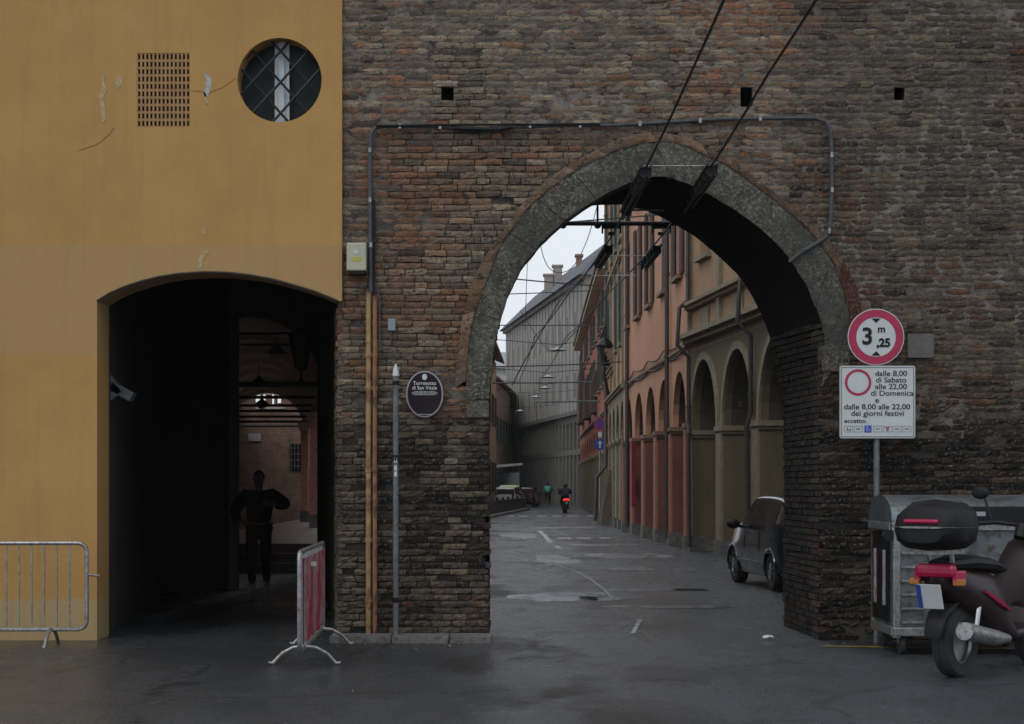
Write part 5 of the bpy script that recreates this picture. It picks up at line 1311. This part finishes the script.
def car_asset(label, paint, group=None, saloon=False):
    t = thing('parked_car', label, 'car', (0,0,0), group)
    def sect(s):
        x, zb, ws, wm, wb, zm, zbl, wr, zr, zc = s
        return [(0,zb),(ws*.8,zb),(ws,zb+.05),(wm,zm),(wb,zbl),(wb*.985,zbl+.02),(wr+(wb-wr)*.45,zbl+(zr-zbl)*.55),(wr,zr-.015),(wr*.8,zr+(zc-zr)*.55),(0,zc)]
    SU = 4
    xs = []; secs = []
    for i in range(len(ST)-1):
        a0, a1, a2, a3 = ST[max(i-1,0)], ST[i], ST[i+1], ST[min(i+2,len(ST)-1)]
        for k in range(SU):
            tt = k/SU; s = tuple(catmull(a0[j],a1[j],a2[j],a3[j],tt) for j in range(10)); xs.append(s[0]); secs.append(sect(s))
    xs.append(ST[-1][0]); secs.append(sect(ST[-1]))
    def refine(sec):
        o = []
        for i in range(len(sec)-1):
            p0, p1, p2, p3 = sec[max(i-1,0)], sec[i], sec[i+1], sec[min(i+2,len(sec)-1)]
            for k in range(3): tt = k/3; o.append(tuple(catmull(p0[j],p1[j],p2[j],p3[j],tt) for j in range(2)))
        o.append(sec[-1]); return o
    half = [refine(s) for s in secs]; nv = len(half[0]); nu = len(xs)
    body = MB(); wl, wr2, ws_ = MB(), MB(), MB()
    axles = (-1.18, 1.20); rw = .335; zw = .29
    for side in (1, -1):
        P = [[Vector((xs[i], side*half[i][j][0], half[i][j][1])) for j in range(nv)] for i in range(nu)]
        for i in range(nu-1):
            for j in range(nv-1):
                q = [P[i][j], P[i+1][j], P[i+1][j+1], P[i][j+1]]; c = sum(q, Vector())/4
                if abs(c.y) > .45 and any((c.x-ax)**2+(c.z-zw)**2 < rw*rw for ax in axles): continue
                body.quad(*q)
                jj = j/3
                nrm = (q[1]-q[0]).cross(q[3]-q[0]).normalized()
                if nrm.dot(Vector((0, c.y, c.z-.8))) < 0: nrm = -nrm
                offq = [v+nrm*.006 for v in q]
                if 5 <= jj < 7:      # side glass
                    if -1.35 < c.x < -.62 or -.55 < c.x < .32 or .36 < c.x < .62: wl.quad(*offq)
                if jj >= 7.3 or (jj >= 5.6 and (c.x > .78 or c.x < -1.58)):
                    if .42 < c.x < 1.0 and c.z > .99: ws_.quad(*offq)
                    if c.x < -1.56 and c.z > 1.0 and c.z < 1.33: wr2.quad(*offq)
        # end caps
        for i in (0, nu-1): body.add([P[i][j] for j in range(nv)], [tuple(range(nv))])
    bo = body.build('body', paint, t, smooth=True, merge=True)
    wl.build('side_windows', m_carglass, t, smooth=True); wr2.build('rear_window', m_carglass, t, smooth=True); ws_.build('windscreen', m_carglass, t, smooth=True)
    for ax in axles:
        for s_ in (1, -1):
            wheel((ax, s_*.715, .29), .29, .19, t, m_alloy, 'y', 28, s_)
            m = MB(); m.tube([(ax+.345*math.cos(R(a)), s_*(.828 if .0 < a < 180 else .80), .29+.345*math.sin(R(a))) for a in range(-14, 200, 12)], .022, 6); m.build('wheel_arch', paint, t, smooth=True)
    m = MB()
    for ax in axles: m.box(ax-.36, ax+.36, -.62, .62, .25, .66)
    m.box(-1.5,1.5,-.6,.6,.2,.4); m.build('underbody', m_black, t)
    for s_ in (1, -1):
        m = MB(); m.obox((-1.74, s_*.66, .88), (.10,.16,.30), Matrix.Rotation(R(-12),3,'Y')); m.build('tail_light', M('tail_light_lens', (.05,.004,.006), .25, spec=.3), t, bevel=.03)
        m = MB(); m.obox((1.66, s_*.58, .70), (.26,.20,.13), Matrix.Rotation(R(20),3,'Y')); m.build('headlight', m_chrome, t, bevel=.03)
        m = MB(); m.sphere((.52, s_*.98, .98), (.075,.11,.08)); m.tube([(.55,s_*.80,.93),(.53,s_*.92,.95)], .025, 6); m.build('mirror', m_black, t, smooth=True)
        m = MB(); m.box(-.62,-.45, s_*.842-.006, s_*.842+.012, .84, .87); m.box(.02-.45+.5,.24, s_*.842-.006, s_*.842+.012, .83, .86); m.build('door_handle', paint, t)
        m = MB(); m.tube([(-.585,s_*.832,.97),(-.58,s_*.846,.6),(-.5,s_*.80,.26)], .004, 4); m.tube([(.36,s_*.832,.95),(.38,s_*.846,.6),(.36,s_*.80,.26)], .004, 4); m.build('door_seam', m_black, t)
        m = MB(); m.obox((.0,s_*.838,.40), (1.75,.02,.05)); m.build('side_trim', m_greypaint, t, bevel=.006)
    m = MB(); m.box(-1.82,-1.77,-.62,.62,.36,.56); m.build('bumper', paint, t, bevel=.02)
    m = MB(); m.box(-1.835,-1.80,-.24,.24,.62,.73); m.build('number_plate', m_white, t)
    return t
m_alloy = M('alloy_rim', (.35,.36,.37), .35, .9, c2=(.25,.26,.27), s=10)
def carpaint(name, c): 
    m, n, b = newmat(name); b.inputs['Base Color'].default_value = (*c, 1); b.inputs['Metallic'].default_value = .55; b.inputs['Roughness'].default_value = .30
    b.inputs['Coat Weight'].default_value = .8; b.inputs['Coat Roughness'].default_value = .08
    r = n.nodes.new('ShaderNodeMapRange'); r.inputs['To Min'].default_value = .24; r.inputs['To Max'].default_value = .42
    n.links.new(noise_fac(n, 3), r.inputs['Value']); n.links.new(r.outputs[0], b.inputs['Roughness'])
    n.links.new(mix(n, noise_fac(n, 6, .4, .7), c, tuple(k*.8 for k in c)), b.inputs['Base Color']); return m
car = car_asset('dark blue grey hatchback parked at the right just beyond the arch', carpaint('blue_grey_car_paint', (.030,.040,.050)))
yaw = math.atan2(1, -.112)
car.rotation_euler = (0,0,yaw)
# left rear wheel should stand near pixel 770 / 592
car.location = (4.58, 28.45, 0)
car2 = car_asset('white car parked behind the low dark barrier on the left', M('white_car_paint', (.78,.80,.82), .35, c2=(.72,.74,.76), s=3), 'cars parked on the left of the street')
car2.location = (-.42, 118.5, 0); car2.rotation_euler = (0,0,R(84))
car3 = car_asset('yellow green car parked just beyond the white one', M('lime_car_paint', (.45,.55,.20), .35, c2=(.4,.5,.18), s=3), 'cars parked on the left of the street')
car3.location = (-.1, 124.5, 0); car3.rotation_euler = (0,0,R(86)); car3.scale = (1,1,1.1)
car4 = car_asset('dark maroon car farthest along the row on the left', carpaint('maroon_car_paint', (.06,.02,.03)), 'cars parked on the left of the street')
car4.location = (1.0, 131, 0); car4.rotation_euler = (0,0,R(84))

m_redlens = M('red_lens', (.42,.008,.07), .2, c2=(.33,.008,.05), s=20)
def scooter(label, paint, lamp, cat='scooter', case=True):   # local: x forward, z up, rear wheel at x=-.65
    t = thing('parked_scooter', label, cat, (0,0,0))
    wheel((-.65,0,.26), .26, .13, t, m_alloy, 'y', 24, 1); wheel((.68,0,.26), .26, .11, t, m_alloy, 'y', 24, 1)
    m = MB()
    def loft(st):
        n = 12; vs = []; fs = []
        for (x, w_, z0, z1) in st:
            for k in range(n):
                a = 2*math.pi*k/n; cx_ = math.cos(a); s_ = math.sin(a)
                vs.append((x, w_*math.copysign(abs(cx_)**.7, cx_), (z0+z1)/2+(z1-z0)/2*math.copysign(abs(s_)**.8, s_)))
        for i in range(len(st)-1):
            for k in range(n): fs.append((i*n+k, i*n+(k+1)%n, (i+1)*n+(k+1)%n, (i+1)*n+k))
        fs.append(tuple(range(n))); fs.append(tuple((len(st)-1)*n+k for k in range(n))[::-1])
        return vs, fs
    m.add(*loft([(-.95,.05,.68,.76),(-.88,.13,.58,.80),(-.70,.17,.50,.80),(-.40,.19,.38,.78),(-.15,.17,.26,.72),(-.05,.14,.24,.50),(.1,.15,.22,.32),(.35,.16,.22,.34),(.46,.15,.26,.60)]))
    m.build('body', paint, t, smooth=True)
    m = MB(); m.add(*loft([(.40,.19,.40,.62),(.46,.23,.34,.84),(.54,.22,.34,.98),(.60,.15,.40,1.02),(.64,.06,.5,.9)])); m.build('leg_shield', paint, t, smooth=True)
    m = MB(); m.add(*loft([(-.88,.10,.78,.86),(-.6,.16,.77,.89),(-.3,.17,.75,.86),(-.05,.13,.73,.80),(.0,.05,.72,.77)])); m.build('seat', m_black, t, smooth=True)
    m = MB(); m.tube([(.45,0,.98),(.5,0,1.08)], .05, 8); m.tube([(.36,-.34,1.09),(.46,-.2,1.1),(.5,0,1.08),(.46,.2,1.1),(.36,.34,1.09)], .018, 8); m.build('handlebar', m_black, t, smooth=True)
    for s_ in (-1, 1):
        m = MB(); m.tube([(.44,s_*.22,1.1),(.46,s_*.3,1.30)], .008, 6); m.sphere((.46,s_*.33,1.33), (.02,.075,.05)); m.build('mirror', m_black, t, smooth=True)
        m = MB(); m.tube([(.68,s_*.075,.26),(.56,s_*.075,.62)], .022, 8); m.build('fork', m_galv, t)
        m = MB(); m.obox((-.93,s_*.17,.70), (.06,.08,.05)); m.build('indicator', M('amber_lens', (.4,.14,.02), .3), t, bevel=.01)
    m = MB(); m.add(*loft([(.40,.05,.42,.50),(.55,.07,.50,.56),(.70,.075,.525,.57),(.88,.06,.44,.52)])); m.build('front_mudguard', paint, t, smooth=True)
    m = MB(); m.add(*loft([(-1.0,.07,.30,.38),(-.93,.08,.42,.50),(-.75,.09,.52,.58),(-.5,.08,.5,.58)])); m.build('rear_mudguard', m_black, t, smooth=True)
    m = MB(); m.obox((-.95,0,.78), (.07,.32,.10)); m.build('tail_light', lamp, t, bevel=.035)
    m = MB(); m.obox((-1.04,0,.60), (.012,.18,.18), Matrix.Rotation(R(-18),3,'Y')); pl = m.build('number_plate', m_white, t)
    m = MB(); m.obox((-1.052,.077,.60), (.008,.03,.175), Matrix.Rotation(R(-18),3,'Y')); m.build('blue_band', m_bluesign, pl)
    m = MB(); m.tube([(-.2,-.2,.26),(-.45,-.21,.28),(-.95,-.22,.36)], [.03,.06,.065], 12); m.build('exhaust', m_galv, t, smooth=True)
    m = MB(); m.sphere((.64,0,.78), (.05,.11,.08)); m.build('headlight', m_chrome, t, smooth=True)
    m = MB(); m.obox((-.90,.155,.74), (.12,.05,.09), Matrix.Rotation(R(8),3,'Z')); m.obox((-.90,-.155,.74), (.12,.05,.09), Matrix.Rotation(R(-8),3,'Z')); m.build('tail_lens_wings', lamp, t, bevel=.015)
    m = MB(); m.tube([(-.55,.19,.62),(-.3,.2,.52),(-.1,.18,.46)], [.012,.02,.01], 6); m.tube([(-.55,-.19,.62),(-.3,-.2,.52),(-.1,-.18,.46)], [.012,.02,.01], 6); m.build('side_flash', m_redlens if case else m_black, t)
    m = MB(); m.tube([(-.60,.13,.30),(-.52,.14,.66)], .022, 8); m.tube([(-.60,-.13,.30),(-.52,-.14,.66)], .022, 8); m.build('shock_absorber', m_chrome, t)
    if case:
        m = MB(); m.add(*loft([(-1.18,.17,.98,1.14),(-1.12,.24,.93,1.24),(-.98,.27,.92,1.29),(-.80,.26,.92,1.28),(-.72,.2,.94,1.2)])); tc_ = m.build('top_case', m_black, t, smooth=True)
        m = MB(); m.add(*loft([(-1.192,.165,1.085,1.10),(-1.13,.246,1.085,1.10),(-.98,.276,1.085,1.10),(-.80,.266,1.085,1.10),(-.72,.205,1.085,1.10)])); m.build('case_seam', m_galv, tc_, smooth=True)
        m = MB(); m.obox((-1.172,.0,1.135), (.05,.26,.03)); m.build('case_reflector', lamp, tc_, bevel=.012)
        m = MB(); m.tube([(-.9,-.1,.84),(-.92,-.1,.93)], .02, 6); m.tube([(-.9,.1,.84),(-.92,.1,.93)], .02, 6); m.box(-1.05,-.75,-.12,.12,.90,.93); m.build('rack', m_galv, t)
    return t
m_redlens = M('red_lens', (.42,.008,.07), .2, c2=(.33,.008,.05), s=20)
sc1 = scooter('black scooter with crimson lamps and black top case by the grey waste container', M('dark_scooter_paint', (.014,.006,.008), .4, c2=(.02,.008,.01), s=5, spec=.35), m_redlens)
sc1.location = (4.18, 15.6, 0); sc1.rotation_euler = (0,0,R(50)); sc1.scale = (1.15,1.15,1.15)
m_litred, n_, b__ = newmat('lit_tail_lamp'); b__.inputs['Base Color'].default_value = (.6,.02,.02,1); b__.inputs['Emission Color'].default_value = (1,.03,.03,1); b__.inputs['Emission Strength'].default_value = 1.0
sc2 = scooter('scooter with glowing red tail lamp being ridden away up the street', M('black_scooter_paint', (.02,.02,.022), .3), m_litred, case=False)
sc2.name = 'ridden_scooter'; sc2.location = (3.03, 103, 0); sc2.rotation_euler = (0,0,R(93))

# ------------------------------------------------------------------ people
def skin(verts, edges, radii, root=0, sub=2):
    me = bpy.data.meshes.new('sk'); me.from_pydata(verts, edges, []); o = bpy.data.objects.new('sk', me); COL.objects.link(o)
    o.modifiers.new('s', 'SKIN'); sv = me.skin_vertices[0].data
    for i, r in enumerate(radii):
        sv[i].radius = (r, r) if not isinstance(r, tuple) else r; sv[i].use_root = (i == root)
    mm = o.modifiers.new('b', 'SUBSURF'); mm.levels = sub; mm.render_levels = sub
    dg = bpy.context.evaluated_depsgraph_get(); e = bpy.data.meshes.new_from_object(o.evaluated_get(dg))
    vs = [v.co.copy() for v in e.vertices]; fs = [tuple(p.vertices) for p in e.polygons]
    bpy.data.objects.remove(o); return vs, fs
def person(label, J, mats, loc, yaw=0, group=None, hands=True, helmet=False, sub=2, sc_=1.0, hood=False):
    """J: dict of joints in local coords (x right, y back, z up)"""
    Rz = Matrix.Rotation(yaw, 3, 'Z'); L0 = Vector(loc)
    def X(p): return L0 + Rz @ (Vector(p)*sc_)
    def chain(names, radii, extra=None):
        return [X(J[n]) for n in names], radii
    # body, one skinned figure
    names = ['pelvis','waist','chest','neck','head_b','head_m','head_t']; vs = [X(J[n]) for n in names]; ed = [(i,i+1) for i in range(6)]; ra = [.135,.125,.15,.055,.062,.092,.07]
    def limb(start, ns, rs):
        prev = start
        for n_, r in zip(ns, rs): vs.append(X(J[n_])); ra.append(r); ed.append((prev, len(vs)-1)); prev = len(vs)-1
    for s_ in 'lr':
        limb(2, [s_+'sh', s_+'el', s_+'wr', s_+'ha'], [.065,.043,.028,.030]); limb(0, [s_+'hip', s_+'kn', s_+'an', s_+'toe'], [.095,.058,.042,.035])
    ra = [r*sc_ for r in ra]
    B = MB(); B.add(*skin(vs, ed, ra, 0, sub))
    hm = X(J['head_m'])
    f = Rz @ Vector(J.get('face', (0,-1,0))); up = Vector((0,0,1)); sd = f.cross(up)
    B.sphere(hm+f*.02*sc_, (.076*sc_,.088*sc_,.112*sc_), 18, 12, Rz)
    B.sphere(hm+f*.105*sc_-up*.01, (.012,.018,.022), 8, 6, Rz)
    for s_ in (-1, 1): B.sphere(hm+sd*s_*.078*sc_, (.012,.022,.03), 8, 6, Rz)
    if hands:
        for s_ in 'lr':
            h = X(J[s_+'ha']); d = (h-X(J[s_+'wr'])).normalized(); pn = Rz @ Vector((0,-1,0)); a = d.cross(pn).normalized()
            B.sphere(h+d*.03, .034, 8, 6)
            for k, (o_, ln) in enumerate(((-.027,.060),(-.009,.072),(.009,.068),(.026,.052))):
                p0 = h+d*.03+a*o_; p1 = p0+d*ln*.6+pn*.006; p2 = p1+d*ln*.35+pn*.022; p3 = p2+d*ln*.2+pn*.026
                B.tube([p0,p1,p2,p3], [.0095,.009,.008,.006], 6)
            p0 = h-a*.028+d*.0; B.tube([p0, p0-a*.022+d*.03, p0-a*.022+d*.055+pn*.015], [.011,.010,.007], 6)
    po_ = B.build('person', mats['skin'], loc=tuple(L0), smooth=True); tag(po_, label, 'person', group)
    # jacket
    jv = [X(J['pelvis'])+Vector((0,0,.02)), X(J['waist']), X(J['chest']), X(J['neck'])-Vector((0,0,.04))]; je = [(0,1),(1,2),(2,3)]; jr = [(.20,.16),(.205,.16),(.225,.165),(.10,.10)]
    def jl(start, ns, rs):
        prev = start
        for n_, r in zip(ns, rs): jv.append(X(J[n_]) if isinstance(n_, str) else n_); jr.append((r,r)); je.append((prev, len(jv)-1)); prev = len(jv)-1
    for s_ in 'lr': jl(2, [s_+'sh', s_+'el', s_+'wr'], [.118,.092,.062])
    m = MB(); m.add(*skin(jv, je, [(a*sc_,b_*sc_) for a,b_ in jr], 0, sub)); m.build('jacket', mats['jacket'], po_, smooth=True)
    tv = [X(J['pelvis'])-Vector((0,0,.0))]; te = []; tr = [.15]
    for s_ in 'lr':
        prev = 0
        for n_, r in ((s_+'hip',.112),(s_+'kn',.080),(s_+'an',.060)):
            tv.append(X(J[n_])+(Vector((0,0,.03)) if n_[1:] == 'an' else Vector())); tr.append(r); te.append((prev, len(tv)-1)); prev = len(tv)-1
    m = MB(); m.add(*skin(tv, te, [r*sc_ for r in tr], 0, sub)); m.build('trousers', mats['trousers'], po_, smooth=True)
    for s_ in 'lr':
        a = X(J[s_+'an']); b_ = X(J[s_+'toe']); m = MB(); d = (b_-a); d.z = 0; d.normalize()
        m.tube([a-d*.07-Vector((0,0,.035)), a-d*.05-Vector((0,0,.03)), a+d*.03-Vector((0,0,.025)), b_-d*.02, b_+d*.04], [.03,.05,.052,.045,.022], 10); m.build('shoe', mats['shoe'], po_, smooth=True)
    m = MB()
    if helmet: m.sphere(hm+up*.02, (.135,.15,.145), 18, 12, Rz); m.build('helmet', mats['hair'], po_, smooth=True)
    else: m.sphere(hm+up*.025-f*.018, (.088*sc_,.098*sc_,.108*sc_), 18, 12, Rz); m.build('hair', mats['hair'], po_, smooth=True)
    return po_
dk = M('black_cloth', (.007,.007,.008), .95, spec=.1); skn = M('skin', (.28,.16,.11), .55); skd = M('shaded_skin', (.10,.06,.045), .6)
J = dict(pelvis=(0,0,.98), waist=(0,0,1.12), chest=(0,0,1.36), neck=(0,0,1.53), head_b=(0,-.01,1.60), head_m=(0,-.02,1.69), head_t=(0,-.01,1.75),
  lsh=(-.20,0,1.45), lel=(-.37,-.02,1.20), lwr=(-.27,-.22,1.05), lha=(-.20,-.26,1.04), rsh=(.20,0,1.45), rel=(.44,-.06,1.30), rwr=(.27,-.25,1.30), rha=(.19,-.29,1.32),
  lhip=(-.10,0,.92), lkn=(-.11,-.10,.52), lan=(-.11,.05,.09), ltoe=(-.13,-.11,.035), rhip=(.10,0,.92), rkn=(.11,-.08,.52), ran=(.12,-.02,.09), rtoe=(.13,-.18,.035))
pg = W(259,0,27.0)
person('person in dark jacket with elbows out and pale shoes standing in the dark passage', J, dict(skin=skd, jacket=dk, trousers=M('charcoal_trousers', (.012,.012,.013), .95, spec=.1), shoe=M('pale_trainers', (.42,.42,.42), .7), hair=M('black_hair', (.008,.008,.008), .8)), (pg.x, 27.0, 0))
# scooter rider (from behind, seated), faces +Y
JR = dict(pelvis=(0,0,.90), waist=(0,.04,1.03), chest=(0,.09,1.26), neck=(0,.11,1.42), head_b=(0,.12,1.47), head_m=(0,.13,1.55), head_t=(0,.13,1.61), face=(0,1,0),
  lsh=(-.19,.10,1.34), lel=(-.33,.30,1.15), lwr=(-.33,.52,1.10), lha=(-.33,.60,1.10), rsh=(.19,.10,1.34), rel=(.33,.30,1.15), rwr=(.33,.52,1.10), rha=(.33,.60,1.10),
  lhip=(-.12,.05,.88), lkn=(-.20,.45,.72), lan=(-.17,.42,.34), ltoe=(-.17,.58,.31), rhip=(.12,.05,.88), rkn=(.20,.45,.72), ran=(.17,.42,.34), rtoe=(.17,.58,.31))
person('helmeted person in dark jacket riding the scooter up the street', JR, dict(skin=skn, jacket=M('navy_jacket', (.03,.035,.05), .8), trousers=dk, shoe=dk, hair=M('dark_helmet', (.05,.05,.055), .3)), (3.03, 102.75, 0), hands=True, helmet=True)
# cyclist in teal jacket
bx, by = W(548,0,138).x, 138
t = thing('bicycle', 'dark bicycle under the rider in the teal jacket far up the street', 'bicycle', (bx, by, 0))
for yy in (-.52,.52):
    m = MB(); m.tube([(bx, by+yy+.34*math.cos(a*math.pi/12), .34+.34*math.sin(a*math.pi/12)) for a in range(25)], .02, 6, cap=False)
    for a in range(6): m.tube([(bx,by+yy+.33*math.cos(a*math.pi/6),.34+.33*math.sin(a*math.pi/6)),(bx,by+yy-.33*math.cos(a*math.pi/6),.34-.33*math.sin(a*math.pi/6))], .003, 4)
    m.build('wheel', m_rubber, t)
m = MB(); m.tube([(bx,by-.52,.34),(bx,by-.1,.3),(bx,by+.38,.85)], .02, 6); m.tube([(bx,by-.1,.3),(bx,by-.2,.92)], .02, 6); m.tube([(bx,by-.52,.34),(bx,by-.18,.8),(bx,by+.36,.86)], .018, 6); m.tube([(bx,by+.52,.34),(bx,by+.36,1.0)], .02, 6); m.tube([(bx-.28,by+.33,1.03),(bx,by+.36,1.02),(bx+.28,by+.33,1.03)], .016, 6); m.build('frame', m_iron, t)
m = MB(); m.sphere((bx,by-.22,.94), (.07,.14,.03)); m.build('saddle', m_black, t, smooth=True)
JC = dict(pelvis=(0,-.2,1.02), waist=(0,-.15,1.14), chest=(0,-.06,1.36), neck=(0,-.02,1.51), head_b=(0,0,1.56), head_m=(0,0,1.64), head_t=(0,0,1.70), face=(0,1,0),
  lsh=(-.2,-.05,1.43), lel=(-.30,.10,1.22), lwr=(-.28,.28,1.07), lha=(-.28,.34,1.06), rsh=(.2,-.05,1.43), rel=(.30,.10,1.22), rwr=(.28,.28,1.07), rha=(.28,.34,1.06),
  lhip=(-.1,-.17,.97), lkn=(-.12,.14,.70), lan=(-.11,-.02,.40), ltoe=(-.11,.12,.36), rhip=(.1,-.17,.97), rkn=(.12,.05,.52), ran=(.11,-.08,.16), rtoe=(.11,.06,.12))
person('person in a teal jacket cycling far up the street', JC, dict(skin=skn, jacket=M('teal_jacket', (.02,.22,.20), .7), trousers=dk, shoe=dk, hair=dk), (bx, by, 0))

# litter and dirt gathered along the walls
rr = random.Random(11); m = MB()
def bit(x, y, sz):
    a = rr.uniform(0, 6.28); n_ = 5
    m.add([(x+sz*(.6+.4*rr.random())*math.cos(a+2*math.pi*k/n_), y+sz*(.6+.4*rr.random())*math.sin(a+2*math.pi*k/n_), .006+rr.uniform(0, .02)) for k in range(n_)], [tuple(range(n_))])
for _ in range(150):
    q = rr.random(); bit(3.2+rr.uniform(0, 4), D-.15-abs(rr.gauss(0, .25)), rr.uniform(.006, .02)) if q < .3 else (bit(rr.uniform(-1.8,-.3), 18.1-abs(rr.gauss(0,.2)), rr.uniform(.006,.02)) if q < .5 else bit(*(lambda p: (p.x, p.y))(frA.p(rr.uniform(2, frA.L), .2+abs(rr.gauss(0,.3)), 0)), rr.uniform(.01,.04)))
for _ in range(60): bit(rr.uniform(-6, 6), rr.uniform(12.5, 18), rr.uniform(.004, .012))
tag(m.build('debris', M('dry_debris', (.20,.16,.11), .9, c2=(.07,.06,.05), s=3, lo=.45, hi=.55)), kind='stuff')
m = MB(); g = G(690, 590); m.lathe([(.30,.003),(.30,.008)], (g.x,g.y,0), 'z', 28)
for k in range(-3, 4): m.box(g.x-.22, g.x+.22, g.y+k*.07-.012, g.y+k*.07+.012, .0085, .012)
tag(m.build('manhole_cover', m_iron, loc=(g.x,g.y,0)), 'round iron manhole cover in the road left of the parked hatchback', 'manhole cover')
g = G(767, 639.5)
m = MB()
rr = random.Random(5); n = 14
vs = [Vector((g.x,g.y,.05))]+[Vector((g.x+(.055+rr.uniform(-.02,.02))*math.cos(2*math.pi*k/n), g.y+(.05+rr.uniform(-.02,.02))*math.sin(2*math.pi*k/n), .012+rr.uniform(0,.03))) for k in range(n)]
m.add(vs, [(0,k+1,(k+1)%n+1) for k in range(n)]); tag(m.build('crumpled_paper', m_white, loc=tuple(g)), 'crumpled white paper lying on the road right of the archway', 'litter')
# thin damp air over the whole street
m = MB(); m.box(-205, 205, -45, 425, -1, 26); hz_o = m.build('haze', None)
hm_ = bpy.data.materials.new('damp_air'); hm_.use_nodes = True; hn = hm_.node_tree; hn.nodes.clear()
ho = hn.nodes.new('ShaderNodeOutputMaterial'); hp = hn.nodes.new('ShaderNodeVolumePrincipled'); hp.inputs['Color'].default_value = (.85,.88,.9,1); hp.inputs['Density'].default_value = .00022
hn.links.new(hp.outputs['Volume'], ho.inputs['Volume']); hz_o.data.materials.append(hm_); hz_o['kind'] = 'stuff'
# strip helper props
for o in bpy.data.objects:
    if '_o' in o: del o['_o']
